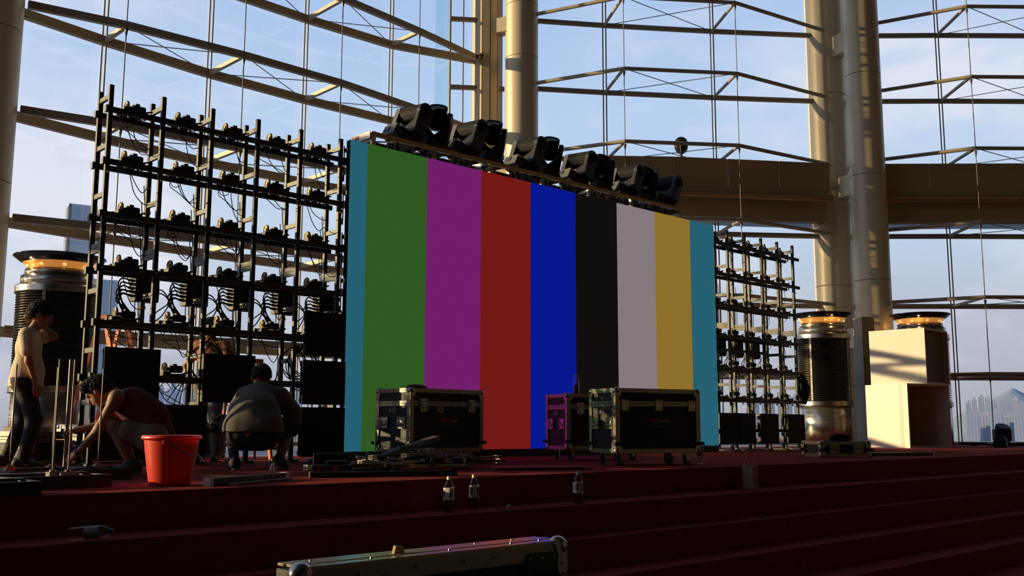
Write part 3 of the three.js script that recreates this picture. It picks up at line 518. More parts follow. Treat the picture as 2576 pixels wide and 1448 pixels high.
// the big case whose top edge rises into the bottom of the picture
{
  const t = thing('flight_case', 'large aluminium-rimmed flight case cut by the bottom edge of the picture', 'flight case', [-5.19, -1.25, 7.3]);
  const L = 1.61, H = 1.10, D = .2;
  part('body', box(L - .03, H - .03, D - .02, L / 2, H / 2, 0), M.caseBlack, t);
  part('front_rim', [box(L, .085, .012, L / 2, H - .045, D / 2), box(.05, H, .012, L - .027, H / 2, D / 2), box(.05, H, .012, .025, H / 2, D / 2)], M.aluDark, t);
  part('top_rim', [box(L - .06, .012, .055, L / 2, H, D / 2 - .02), box(L - .06, .012, .05, L / 2, H + .002, -.01), box(L - .06, .012, .045, L / 2, H, -D / 2 + .015)], M.alu, t);
  part('ball_corner', [new THREE.SphereGeometry(.055, 18, 12).translate(L - .035, H - .03, D / 2 - .03), new THREE.SphereGeometry(.055, 18, 12).translate(.035, H - .03, D / 2 - .03), prism([[0, 0], [.09, 0], [.09, -.14], [.05, -.17], [.02, -.13], [.02, -.05]], .01, .004).translate(L - .1, H - .01, D / 2 + .004)], M.chrome, t);
  part('corner_dish', prism([[0, .02], [.02, 0], [.18, 0], [.2, .02], [.2, .3], [.18, .32], [.02, .32], [0, .3]], .012, .004).translate(L - .3, H - .37, D / 2 + .004), M.black, t);
  part('dish_hollow', box(.13, .21, .01, L - .2, H - .235, D / 2 + .016), M.panelFace, t);
  for (const [x, y] of [[.3, H - .045], [.62, H - .045], [.9, H - .045], [1.1, H - .045], [.45, H - .07], [L - .285, H - .07], [L - .2, H - .07], [L - .115, H - .07], [L - .285, H - .18], [L - .115, H - .18], [L - .285, H - .3], [L - .05, H - .11], [L - .04, H - .16]]) part('rivet', cyl(.009, .007, .008, 0, 0, 0, 10).rotateX(1.57).translate(x, y, D / 2 + .018), M.alu, t);
  [.15, .4, .62, .85, 1.1, 1.25, 1.35, 1.45].forEach((x, i) => part('top_rivet', cyl(.008, .006, .008, x, H + .006, i % 2 ? .06 : -.04, 10), M.chrome, t));
  const n = part('paper_scrap', prism([[0, 0], [.06, .0], [.05, .03], [.01, .035]], .02), M.kraft); n.position.set(-4.62, -.143, 7.28); tag(n, 'scrap of brown card on the rim of the front flight case', 'paper');
}
// flight cases in the sun behind the man in the white shirt
{
  flightCase({ L: 1.2, D: .5, H: .37, y0: .02, label: 'sunlit flight case with bright aluminium bands behind the man in white', pos: [-4.02, 0, -1.72], ry: -1.287, casters: false, lid: .085, logo: true });
  const f = part('foam_tray', [rbox(.42, .06, .3, .01, 0, .03, 0), box(.09, .062, .04, -.05, .032, .14)], mat([.42, .38, .3], .8)); f.position.set(-3.6, .372, -1.0); f.rotation.y = -1.2; tag(f, 'shallow pale tray lying on the sunlit flight case', 'tray');
  flightCase({ L: .9, D: .5, H: .45, y0: .03, label: 'dark flight case behind the crouching man in the red vest', pos: [-2.95, 0, -1.0], ry: .3, casters: false, lid: .13, logo: false });
  flightCase({ L: .8, D: .5, H: .5, y0: .03, label: 'sunlit flight case seen under the left frame beside the orange ladder', pos: [-1.5, 0, -2.3], ry: -1.287, casters: false, lid: .13, logo: false });
}

// ───────────── white display cubes ─────────────
function openCube(label, pos, ry, w, d, h, depth) {
  const t = thing('display_cube', label, 'box', pos, ry, 'white display cubes'), e = .035; // open side faces +z
  part('board', [box(e, h, d, e / 2, h / 2, -d / 2)], M.whiteBoard, t); part('board', [box(e, h, d, w - e / 2, h / 2, -d / 2)], M.whiteBoard, t);
  part('board', box(w - 2 * e, e, d, w / 2, e / 2, -d / 2), M.whiteBoard, t); part('board', box(w - 2 * e, e, d, w / 2, h - e / 2, -d / 2), M.whiteBoard, t);
  part('back_board', box(w - 2 * e, h - 2 * e, .02, w / 2, h / 2, -depth), M.boardIn, t); return t;
}
openCube('lower white display cube with a deep open front, standing on the stage', [14.70, 0, .744], -.313, 1.33, 1.27, 1.46, 1.2);
openCube('upper white display cube with a shallow brown recess, stacked on the other', [15.27, 1.465, .955], .027, 1.33, 1.34, 1.29, .12);

// ───────────── ribbed steel lamp towers ─────────────
function lampTower(label, x, z, ry) {
  const t = thing('lamp_tower', label, 'lamp tower', [x, 0, z], ry, 'ribbed lamp towers'); const k = 1.057; t.scale.setScalar(k);
  part('base_drum', lathe([[0, 0], [.6, 0], [.6, .93], [0, .93]], 48), M.steel, t);
  part('seam', [box(.012, .93, .012, 0, .465, .6), box(.012, .93, .012, .52, .465, .3), box(.012, .93, .012, -.52, .465, .3)], M.bronze, t);
  const ring = y => lathe([[.5, y], [.64, y], [.655, y + .02], [.64, y + .04], [.655, y + .064], [.64, y + .088], [.655, y + .108], [.64, y + .128], [.5, y + .128]], 48);
  part('lower_ring', ring(.93), M.chrome, t); part('upper_ring', ring(2.53), M.chrome, t);
  part('core', cyl(.5, .5, 1.47, 0, 1.06, 0, 40), M.black, t);
  const fins = []; for (let i = 0; i < 36; i++) { const y = 1.07 + i * .041; fins.push(lathe([[.5, y], [.62, y], [.628, y + .007], [.62, y + .014], [.5, y + .014]], 44)); }
  const f = part('cooling_fins', fins, M.fin, t, 'stack of thin metal fins'); f.userData.kind = 'stuff';
  for (let i = 0; i < 4; i++) { const a = .62 + i * Math.PI / 2; part('upright_rib', box(.05, 1.5, .03, Math.sin(a) * .63, 1.79, Math.cos(a) * .63, [0, a, 0]), M.steel, t); }
  for (const r of t.children.filter(c => c.name === 'upright_rib')) r.geometry = r.geometry;
  part('collar', lathe([[.4, 2.658], [.575, 2.658], [.575, 2.82], [.4, 2.82]], 48), M.steel, t);
  part('neck', lathe([[.3, 2.82], [.52, 2.82], [.52, 2.93], [.3, 2.93]], 48), M.chrome, t);
  part('amber_diffuser', lathe([[.43, 2.93], [.47, 2.955], [.56, 3.045]], 48), new THREE.MeshStandardMaterial({ color: lin(.5, .26, .09), roughness: .35, metalness: .3, emissive: lin(.46, .175, .035), emissiveIntensity: .95 }), t, 'amber glowing ring');
  const bulbs = []; for (let i = 0; i < 9; i++) { const a = i / 9 * Math.PI * 2 + .2; bulbs.push(new THREE.SphereGeometry(.032, 12, 8).scale(1, .7, 1).translate(Math.sin(a) * .5, 2.985, Math.cos(a) * .5)); }
  part('bulb', bulbs, new THREE.MeshStandardMaterial({ color: lin(.9, .6, .25), emissive: lin(1, .58, .17), emissiveIntensity: 1.1 }), t, 'warm bulbs');
  for (let i = 0; i < 3; i++) { const a = i / 3 * Math.PI * 2 + .5, l = new THREE.PointLight(lin(1, .55, .2), .12); l.position.set(Math.sin(a) * .6, 2.96, Math.cos(a) * .6); l.castShadow = true; t.add(l); }
  part('dish', lathe([[.55, 3.04], [.6, 3.06], [.71, 3.15], [.7, 3.165], [.5, 3.19], [0, 3.2]], 56), M.blackChrome, t);
  return t;
}
M.fin = mat([.16, .125, .08], .3, .85); M.blackChrome = mat([.09, .09, .095], .14, 1);
lampTower('ribbed steel lamp tower behind the man in the white shirt', -1.4, -6.75, .3);
lampTower('ribbed steel lamp tower behind the low flight case, left of the white cubes', 15.85, -1.95, 1.0);
lampTower('ribbed steel lamp tower hidden behind the white cubes', 17.75, -.25, .4);

// ───────────── red bucket ─────────────
{
  const t = thing('bucket', 'bright red plastic bucket with a wire handle at the edge of the stage', 'bucket', [-4.12, 0, 3.86], .4), H = .372;
  part('shell', lathe([[0, .012], [.13, .012], [.145, .0], [.15, .012], [.165, .1], [.187, .25], [.199, H - .02], [.196, H - .02], [.184, .25], [.161, .1], [.144, .02], [0, .02]], 56), M.bucket, t);
  part('rim', lathe([[.198, H - .03], [.214, H - .034], [.218, H - .02], [.212, H - .004], [.2, H], [.195, H - .01]], 56), M.bucket, t);
  for (const a of [-.9, 2.2]) part('rib', bar([Math.sin(a) * .152, .02, Math.cos(a) * .152], [Math.sin(a) * .197, H - .03, Math.cos(a) * .197], .02, .012), M.bucket, t);
  for (const a of [.0, Math.PI]) part('handle_ear', rbox(.06, .045, .02, .006, 0, H - .045, .202, [0, 0, 0]).rotateY(a - 1.0), M.bucket, t);
  const A = a => [Math.sin(a) * .206, H - .055, Math.cos(a) * .206]; const a0 = A(-1.0), a1 = A(Math.PI - 1.0);
  const pts = []; for (let i = 0; i <= 20; i++) { const s = i / 20, th = Math.PI * s, x = a0[0] + (a1[0] - a0[0]) * (.5 - .5 * Math.cos(th)), z = a0[2] + (a1[2] - a0[2]) * (.5 - .5 * Math.cos(th)); const out = Math.sin(th); const nx = Math.cos(1.0) * .225, nz = Math.sin(1.0) * .225; pts.push([x + nx * out, H - .055 - .125 * out, z + nz * out]); }
  part('wire_handle', tube(pts, .004, 48, 6), M.silver, t);
}

// ───────────── bottles ─────────────
M.pet = phys([.92, .95, .95], { transmission: 1, thickness: 0, roughness: .04, ior: 1.45 });
M.tea = phys([.35, .13, .04], { transmission: .85, thickness: 0, roughness: .05 });
M.water = phys([.9, .95, .97], { transmission: 1, thickness: 0, roughness: .02 });
const teaLabel = canvasTex(256, 256, (x, w, h) => {
  x.fillStyle = '#efe6d2'; x.fillRect(0, 0, w, h); for (let k = 0; k < 4; k++) { const ox = k * 64; x.fillStyle = '#2a2017'; x.fillRect(ox + 16, 50, 28, 150); x.strokeStyle = '#e9dcc0'; x.lineWidth = 3; for (let q = 0; q < 3; q++) { const oy = 62 + q * 46; x.strokeRect(ox + 22, oy, 15, 13); x.beginPath(); x.moveTo(ox + 20, oy + 22); x.lineTo(ox + 40, oy + 22); x.moveTo(ox + 30, oy + 12); x.lineTo(ox + 30, oy + 34); x.moveTo(ox + 22, oy + 34); x.lineTo(ox + 38, oy + 34); x.stroke(); } x.fillStyle = '#a8402a'; x.fillRect(ox + 48, 36, 7, 22); }
});
M.teaLabel = mat([1, 1, 1], .6, 0, { map: teaLabel }); M.capWhite = mat([.82, .78, .7], .5); M.capBlue = mat([.05, .17, .22], .5);
function squareShell(profile, soft = .78, seg = 32) { // lathe with a rounded-square section below the shoulder
  const g = lathe(profile, seg), p = g.attributes.position; for (let i = 0; i < p.count; i++) { const x = p.getX(i), z = p.getZ(i), y = p.getY(i), r = Math.hypot(x, z); if (r < 1e-5) continue; const k = Math.max(0, Math.min(1, (.215 - y) / .05)), a = Math.atan2(z, x), m = Math.max(Math.abs(Math.cos(a)), Math.abs(Math.sin(a))); const f = 1 + k * (Math.min(1.16, .9 / m) - 1); p.setX(i, x * f); p.setZ(i, z * f); } g.computeVertexNormals(); return g;
}
function bottle(label, pos, ry, o) {
  const t = thing('bottle', label, 'bottle', pos, ry, 'drink bottles'), sq = o.square; const mk = sq ? squareShell : (p) => lathe(p, 28);
  part('body', mk([[0, .003], [.034, .0], [.041, .006], [.041, .17], [.040, .195], [.032, .222], [.018, .242], [.0135, .247], [.0135, .256]]), M.pet, t);
  if (o.fill) part('drink', mk([[0, .005], [.033, .003], [.0385, .008], [.0385, o.fill], [0, o.fill]]), o.tea ? M.tea : M.water, t);
  if (o.label) part('paper_label', mk([[.0418, .095], [.0418, .185]]), sq ? M.teaLabel : mat([.35, .33, .3], .6), t, 'paper label');
  part('cap', [cyl(.0165, .0165, .02, 0, .25, 0, 20), cyl(.0175, .0175, .004, 0, .246, 0, 20)], o.blue ? M.capBlue : M.capWhite, t); return t;
}
bottle('tea bottle with a sunlit white label on the first step, left of three', [-2.139, -.25, 4.72], .6, { square: 1, fill: .1, tea: 1, label: 1 }).scale.setScalar(1.06);
bottle('tea bottle with a shaded white label on the first step, between two others', [-1.78, -.25, 4.62], 1.1, { square: 1, fill: .09, tea: 1, label: 1 }).scale.setScalar(1.06);
bottle('tea bottle on the first step below the case A-4', [-.68, -.25, 4.80], 1.3, { square: 1, fill: .1, tea: 1, label: 1 }).scale.setScalar(1.06);
bottle('bottle half full of dark tea standing on the case A-16', [2.62, .885, 1.72], .4, { fill: .13, tea: 1 });
bottle('clear water bottle standing on the stage right of the case A-4', [2.776, 0, 3.65], .4, { fill: .12, label: 1 });
{ const b = bottle('empty crumpled water bottle lying on the first step', [-5.17, -.209, 4.80], 0, { label: 1, blue: 1 }); b.rotation.set(0, -.62, -1.5); b.scale.set(.95, .95, .95); }

// ───────────── paper bag ─────────────
{
  const t = thing('paper_bag', 'brown paper carrier bag with a round emblem on the first step', 'bag', [2.44, -.25, 4.58], .25), w = .19, d = .11, h = .265;
  part('front', box(w, h, .003, 0, h / 2, d / 2), M.kraft, t);
  letter(t, 'printed_emblem', w * .95, h * .95, 256, 356, (x, W, Hh) => { x.clearRect(0, 0, W, Hh); x.fillStyle = '#4a331f'; for (const [px, pw] of [[44, 16], [64, 12], [82, 18], [108, 14], [128, 12], [150, 18], [174, 14], [194, 16]]) x.fillRect(px, 40 + (px % 3) * 2, pw, 18); x.strokeStyle = '#8e3320'; x.lineWidth = 22; x.beginPath(); x.ellipse(W * .56, Hh * .6, 76, 104, 0, 0, 7); x.stroke(); x.fillStyle = '#5b2e1c'; x.beginPath(); x.ellipse(W * .6, Hh * .68, 40, 52, 0, 0, 7); x.fill(); x.fillStyle = '#2c1d14'; x.fillRect(W * .5, Hh * .74, 54, 56); }, g => g.translate(0, h / 2, d / 2 + .0025), 'dark print with a red ring');
  part('side', [prism([[-d / 2, 0], [d / 2, 0], [d / 2, h], [0, h - .01], [-d / 2, h]], .003).rotateY(1.57).translate(-w / 2, 0, 0)], M.kraft, t);
  part('side', [prism([[-d / 2, 0], [d / 2, 0], [d / 2, h], [0, h - .01], [-d / 2, h]], .003).rotateY(1.57).translate(w / 2 - .003, 0, 0)], M.kraft, t);
  part('back', box(w, h, .003, 0, h / 2, -d / 2), M.kraft, t); part('bottom', box(w, .004, d, 0, .002, 0), M.kraft, t);
  for (const z of [d / 2, -d / 2]) part('string_handle', tube([[-.05, h - .02, z], [-.04, h + .05, z * .9], [-.01, h + .09, z * .7], [.03, h + .05, z * .9], [.05, h - .02, z]], .0022, 20, 5), M.kraft, t);
}

// ───────────── loose ironwork on the stage ─────────────
{
  const r = mulberry(404), ms = [M.frame, M.aluDark, mat([.05, .05, .05], .5, .4), mat([.14, .125, .1], .6, .3)];
  // the pile: [x, z] spread left of the case A-15, heaped in the middle
  for (let k = 0; k < 46; k++) {
    const u = r(), L = .35 + .55 * r(), x = -2.0 + 1.75 * u + .25 * (r() - .5), zc = 2.95 - .18 * u, z = zc + .34 * (r() - .5) * 2 * (1 - .3 * Math.abs(u - .5));
    const hmax = .17 * Math.sin(Math.PI * Math.min(1, Math.max(.05, u))) + .03, y = .022 + hmax * r(), a = (r() - .5) * .9 + .15 + (k % 7 === 0 ? 1.0 : 0), sl = (r() - .5) * .16 * (y > .06 ? 1 : .2);
    const yy = Math.max(y, .02 + Math.abs(Math.sin(sl)) * L / 2);
    const g = thing('metal_bar', 'loose dark metal bar in the pile before the case A-15', 'bar', [x, yy, z], a, 'bars in the pile'); g.rotation.z = sl;
    const w = .03 + .03 * r(), h = .022 + .02 * r();
    part('bar', rbox(L, h, w, .003), ms[k % 4], g); part('end_fitting', box(.06, h * 1.25, w * 1.15, -L / 2 + .03, 0, 0), k % 3 ? M.alu : M.black, g); part('end_fitting', box(.03, h * 1.3, w * 1.1, L / 2 - .08, 0, 0), k % 3 ? M.alu : M.black, g);
  }
  const plank = part('flat_bar', rbox(1.0, .05, .1, .004), mat([.12, .1, .08], .7)); plank.position.set(-1.0, .24, 2.75); plank.rotation.set(0, .35, .16); tag(plank, 'long brown flat bar sticking up across the pile', 'bar');
  const barT = (label, a, b, w, h, m, tips) => { const o = thing('metal_profile', label, 'bar', [(a[0] + b[0]) / 2, h / 2 + .002, (a[1] + b[1]) / 2], Math.atan2(-(b[1] - a[1]), b[0] - a[0])); const L = Math.hypot(b[0] - a[0], b[1] - a[1]); part('bar', rbox(L, h, w, .003), m, o); part('end_fitting', box(.05, h * 1.15, w * 1.1, -L / 2 + .02, 0, 0), tips || M.alu, o); part('end_fitting', box(.07, h * 1.12, w * 1.08, L / 2 - .05, 0, 0), tips || M.alu, o); return o; };
  barT('long thin bar lying right of the pile on the stage', [-.55, 3.5], [.45, 3.95], .035, .025, M.frame);
  barT('long black bar along the front of the pile', [-2.72, 3.55], [-1.45, 4.0], .06, .045, M.frame, M.black);
  barT('black square profile lying right of the red bucket', [-3.98, 4.16], [-2.98, 3.62], .055, .055, M.frame, M.whitePlastic);
  barT('pale flat bar crossing under the black profile by the bucket', [-3.55, 3.28], [-3.1, 3.72], .05, .03, M.kraft);
  barT('grey flat strip in front of the black profile by the bucket', [-3.8, 4.2], [-3.05, 3.78], .04, .018, M.greyMid);
  barT('black bars lying on the stage right of the low flight case', [7.6, 3.2], [9.1, 3.75], .12, .05, M.frame);
  barT('thin rail lying in front of the white cubes', [10.8, 3.0], [15.5, 3.2], .02, .012, M.frame);
  // open case of tools
  const tb = thing('toolbox', 'open grey toolbox with red catches left of the pile', 'toolbox', [-2.28, 0, 3.22], -.55);
  part('tray', [rbox(.36, .09, .22, .012, 0, .047, 0), rbox(.2, .06, .16, .02, .04, .1, 0)], mat([.03, .032, .034], .6), tb); part('catch', [box(.035, .06, .014, -.13, .06, .112), box(.035, .06, .014, .03, .06, .112)], M.red, tb); part('lid', rbox(.34, .02, .2, .008, 0, .1, -.2, [-1.2, 0, 0]), mat([.04, .045, .045], .6), tb);
  const ct = part('tape_roll', new THREE.TorusGeometry(.035, .016, 8, 20), M.whitePlastic); ct.position.set(-2.62, .05, 2.75); ct.rotation.y = .8; tag(ct, 'small roll of white tape beside the crouching man in grey', 'tape');
  const bc = part('cloth', lathe([[0, .06], [.05, .055], [.1, .03], [.14, .004], [.12, 0], [0, 0]], 14).scale(1.2, 1, .7), M.blue); bc.position.set(-.62, 0, .35); tag(bc, 'crumpled blue cloth on the floor under the hung panels', 'cloth');
  const p1 = part('plastic_scrap', prism([[0, 0], [.05, .01], [.04, .03], [.01, .025]], .012), M.whitePlastic); p1.position.set(-1.5, -.25, 4.72); tag(p1, 'small white plastic scrap on the first step', 'litter');
}
// ───────────── stacking frames with upright threaded rods, at the left ─────────────
{
  const fr = (label, x, z, w, d, ry, rods, hh) => {
    const t = thing('stacking_frame', label, 'frame', [x, 0, z], ry), h = .09;
    for (const q of [-1, 1]) { part('frame_side', box(w, h, .05, 0, h / 2, q * d / 2), M.black, t); part('frame_end', box(.05, h, d - .05, q * (w / 2 - .025), h / 2, 0), M.black, t); }
    part('cross_plate', [box(w * .9, .012, .12, 0, h + .006, -.05), box(.12, .012, d * .8, .1, h + .004, 0)], M.greyMid, t);
    for (const [a, b] of rods) { part('threaded_rod', cyl(.0065, .0065, hh, a, h, b, 10), M.silver, t); part('rod_nut', [cyl(.024, .024, .03, a, h + .01, b, 6), box(.07, .03, .06, a, h + .012, b)], M.aluDark, t); }
    return t;
  };
  fr('black steel frame lying at the very edge of the stage, far left', -5.62, 4.16, .84, .4, -.05, [], .82);
  fr('black steel frame with two upright rods in front, left of the red bucket', -4.9, 3.5, .74, .5, .12, [[-.02, .17], [.065, .225]], .82);
  fr('black steel frame with three upright rods behind the red bucket', -4.45, 2.52, .98, .5, .06, [[-.42, .08], [-.03, -.08], [.32, .0]], .83);
  const pl = part('steel_tube', cyl(.018, .018, 1.1, 0, 0, 0, 16), M.silver); pl.position.set(-3.78, 0, .75); tag(pl, 'thick shiny steel tube held upright by the man in the red vest', 'tube');
}
// ───────────── orange step ladders behind the frames ─────────────
function stepLadder(label, pos, ry, h) {
  const t = thing('step_ladder', label, 'ladder', pos, ry); const leg = (x, z, tx, tz) => bar([x, 0, z], [tx, h, tz], .03, .06);
  for (const x of [-.26, .26]) { part('rail', bar([x, 0, .5], [x * .7, h, .04], .03, .07), M.orange, t); part('rear_rail', bar([x, 0, -.5], [x * .7, h, -.04], .03, .05), M.orange, t); }
  for (let k = 1; k < 6; k++) { const f = k / 6; part('tread', box(.5 - .14 * f, .025, .08, 0, h * f, .5 - .46 * f), M.alu, t); }
  part('top_cap', rbox(.42, .06, .18, .015, 0, h + .02, 0), M.orange, t);
}
stepLadder('orange step ladder behind the left frame, by the lamp tower', [-2.55, 0, -1.35], .5, 1.75);
stepLadder('orange step ladder behind the left frame, under the middle panels', [-.75, 0, -1.25], -.3, 1.3);
stepLadder('orange step ladder behind the right frame', [9.15, 0, -1.35], .2, 1.2);
// ───────────── cloth on the right frame, lights on the far stage ─────────────
{
  const g = new THREE.SphereGeometry(.2, 28, 22), p = g.attributes.position; for (let i = 0; i < p.count; i++) { const x = p.getX(i), y = p.getY(i), z = p.getZ(i), n = fbm(x * 6, y * 4, z * 6, 4); const s = 1 + .55 * n; p.setXYZ(i, x * s * .8 + (y < 0 ? -y * .25 : 0), y * 1.5 * (y < 0 ? 1.35 : .8) + .05 * n, z * s * .6); } g.computeVertexNormals();
  const c = part('green_cloth', g, M.green); c.position.set(11.62, 1.33, -.1); tag(c, 'dark green cloth bundle hanging on the right frame', 'cloth');
  const f = thing('moving_head_light', 'black moving head standing on the far right of the stage', 'stage light', [19.35, 0, 1.0], -.7); f.scale.setScalar(1.0);
  part('base', rbox(.62, .08, .42, .02, 0, .05, 0), M.black, f); part('yoke', [rbox(.3, .09, .2, .02, 0, .12, 0), rbox(.06, .3, .16, .02, -.19, .28, 0), rbox(.06, .3, .16, .02, .19, .28, 0)], M.black, f); part('head', [lathe([[0, -.14], [.12, -.13], [.17, -.03], [.19, .14], [.16, .17], [0, .16]], 10).rotateX(.5).translate(0, .36, 0), rbox(.3, .22, .2, .03, 0, .28, 0)], M.black, f);
  const rl = thing('floor_rail', 'dark low rail running along the far right of the stage', 'rail', [20.6, 0, 1.6], -.75); part('rail', rbox(4.6, .07, .14, .01, 0, .06, 0), M.black, rl); part('foot', [-1.9, -.6, .7, 1.9].map(x => box(.1, .06, .3, x, .03, 0)), M.black, rl);
  const cone = thing('traffic_cone', 'small red traffic cone beside the far moving head', 'cone', [20.35, 0, .62]); part('cone_body', cyl(.13, .03, .34, 0, .03, 0, 20), mat([.75, .1, .06], .5), cone); part('cone_base', rbox(.34, .035, .34, .01, 0, .0175, 0), mat([.75, .1, .06], .5), cone); part('band', cyl(.102, .08, .07, 0, .12, 0, 20), M.whitePlastic, cone);
  const d = thing('dimmer_stack', 'small stack of black boxes right of the white cubes', 'equipment', [17.75, 0, 1.55], .3); part('equipment_box', [rbox(.4, .14, .3, .01, 0, .07, 0), rbox(.34, .08, .26, .01, -.04, .18, 0), rbox(.26, .06, .2, .01, .02, .25, 0)], M.black, d);
}

// ───────────── outdoors: harbour, far towers, hills ─────────────
{
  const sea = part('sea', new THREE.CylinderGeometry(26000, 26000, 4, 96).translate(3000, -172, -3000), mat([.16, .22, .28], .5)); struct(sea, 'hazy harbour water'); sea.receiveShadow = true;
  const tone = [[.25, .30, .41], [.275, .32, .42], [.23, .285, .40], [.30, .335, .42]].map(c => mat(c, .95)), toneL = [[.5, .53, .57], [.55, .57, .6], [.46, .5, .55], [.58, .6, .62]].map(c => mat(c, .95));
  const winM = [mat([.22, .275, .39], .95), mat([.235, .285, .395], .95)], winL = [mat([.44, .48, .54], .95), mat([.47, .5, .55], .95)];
  const r = mulberry(99);
  function tower(name, label, dx, dz, dist, w, dpt, topY, mt, wm, ry, cols, rows, group) {
    const t = thing(name, label, 'tower block', [-7.46 + dx * dist, -170, 11.08 + dz * dist], ry, group), h = topY + 170;
    part('wall', box(w, h, dpt, 0, h / 2, 0), mt, t); part('roof_box', box(w * .4, h * .025, dpt * .5, w * .1, h + h * .0125, 0), mt, t);
    const bw = w / cols * .45; for (let c = 0; c < cols; c++) part('window_bay', [box(bw, h * .5, dpt * 1.02, -w / 2 + (c + .5) * w / cols, h * .73, 0)], wm, t);
    const bd = dpt / cols * .45; for (let c = 0; c < cols; c++) part('window_bay', box(w * 1.02, h * .5, bd, 0, h * .73, -dpt / 2 + (c + .5) * dpt / cols), wm, t);
  }
  // directions read along the horizon, right of the cubes first
  const dirs = (px) => { const a = .7581 + Math.atan((px - 1288) / 2508 * .99); return [Math.sin(a), -Math.cos(a)]; };
  const list = [[2441, 70, 7], [2456, 78, 7], [2474, 84, 8], [2490, 82, 7], [2507, 76, 7], [2526, 80, 8], [2545, 72, 7], [2560, 80, 8], [2574, 66, 8], [2590, 74, 8]];
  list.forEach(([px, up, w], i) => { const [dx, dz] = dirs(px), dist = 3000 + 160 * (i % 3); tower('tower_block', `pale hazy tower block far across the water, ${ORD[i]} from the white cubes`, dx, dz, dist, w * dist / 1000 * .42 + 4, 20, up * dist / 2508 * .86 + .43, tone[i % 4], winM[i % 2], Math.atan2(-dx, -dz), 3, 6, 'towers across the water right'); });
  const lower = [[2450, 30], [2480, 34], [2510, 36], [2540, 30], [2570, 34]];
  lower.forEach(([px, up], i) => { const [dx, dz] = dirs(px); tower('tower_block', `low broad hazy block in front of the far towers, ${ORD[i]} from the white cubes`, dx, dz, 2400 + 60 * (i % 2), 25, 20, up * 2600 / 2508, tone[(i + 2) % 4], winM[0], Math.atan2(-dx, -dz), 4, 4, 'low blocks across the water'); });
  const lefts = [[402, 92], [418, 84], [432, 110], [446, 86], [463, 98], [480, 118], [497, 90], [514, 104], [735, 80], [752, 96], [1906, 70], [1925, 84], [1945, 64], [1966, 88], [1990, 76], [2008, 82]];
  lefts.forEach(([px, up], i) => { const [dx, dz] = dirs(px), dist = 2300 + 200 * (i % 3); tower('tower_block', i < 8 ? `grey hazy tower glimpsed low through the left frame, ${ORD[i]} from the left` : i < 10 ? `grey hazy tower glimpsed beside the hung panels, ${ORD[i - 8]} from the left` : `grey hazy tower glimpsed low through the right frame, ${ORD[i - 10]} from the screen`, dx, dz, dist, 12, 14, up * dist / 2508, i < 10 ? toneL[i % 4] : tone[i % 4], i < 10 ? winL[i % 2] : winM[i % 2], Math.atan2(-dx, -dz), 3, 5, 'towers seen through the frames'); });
  // near skyscraper left, above the lamp tower
  {
    const [dx, dz] = dirs(172), D = 700, t = thing('skyscraper', 'grey glass skyscraper with a finned side beyond the left lamp tower', 'skyscraper', [-7.46 + dx * D, -170, 11.08 + dz * D], -.24);
    const w = 17, dp = 17, H = 170 + 143; const gl = mat([.40, .43, .48], .6), gl2 = mat([.30, .34, .41], .6), fm = mat([.5, .52, .55], .7);
    part('wall', box(w, H, dp, 0, H / 2, 0), gl, t); part('crown', box(w + .1, 15, .4, 0, H - 9, dp / 2), gl2, t);
    part('corner_slot', box(1.6, H, 1.6, -w / 2 + .6, H / 2, dp / 2 - .5), mat([.1, .12, .15], .4), t);
    for (let k = 0; k < 8; k++) part('fin', box(.9, H - 2, .7, -w / 2 - .2, H / 2, -dp / 2 + 1.2 + k * 1.75), fm, t);
    for (let k = 0; k < 4; k++) part('mullion', box(.28, H - 3, .3, -w / 2 + 3.2 + k * 4.2, H / 2, dp / 2 + .1), fm, t);
    for (let k = 0; k < 22; k++) part('floor_band', box(w - 2, .35, .25, .8, H - 16 - k * 4.1, dp / 2 + .06), fm, t);
    part('podium', [box(26, 170 + 96, 20, 12, (170 + 96) / 2, -8), box(1, 10, 1, 2, 170 + 100, 0), box(5, 6, 5, -10, 170 + 96, 0)], gl, t);
  }
  for (const [px, up, w, d, lab] of [[2556, 92, 900, 9000, 'blue-grey hill behind the far towers on the right']]) { const [dx, dz] = dirs(px); const g = new THREE.ConeGeometry(w, up * d / 2508 + 172, 40, 12), p = g.attributes.position; for (let i = 0; i < p.count; i++) { const n = fbm(p.getX(i) / 300, p.getY(i) / 200, p.getZ(i) / 300); p.setX(i, p.getX(i) * (1 + .25 * n)); p.setZ(i, p.getZ(i) * (1 + .25 * n)); } g.computeVertexNormals(); const m = part('hill', g, mat([.19, .25, .32], 1)); m.position.set(-7.46 + dx * d, (up * d / 2508 - 172) / 2, 11.08 + dz * d); struct(m, lab); }
}

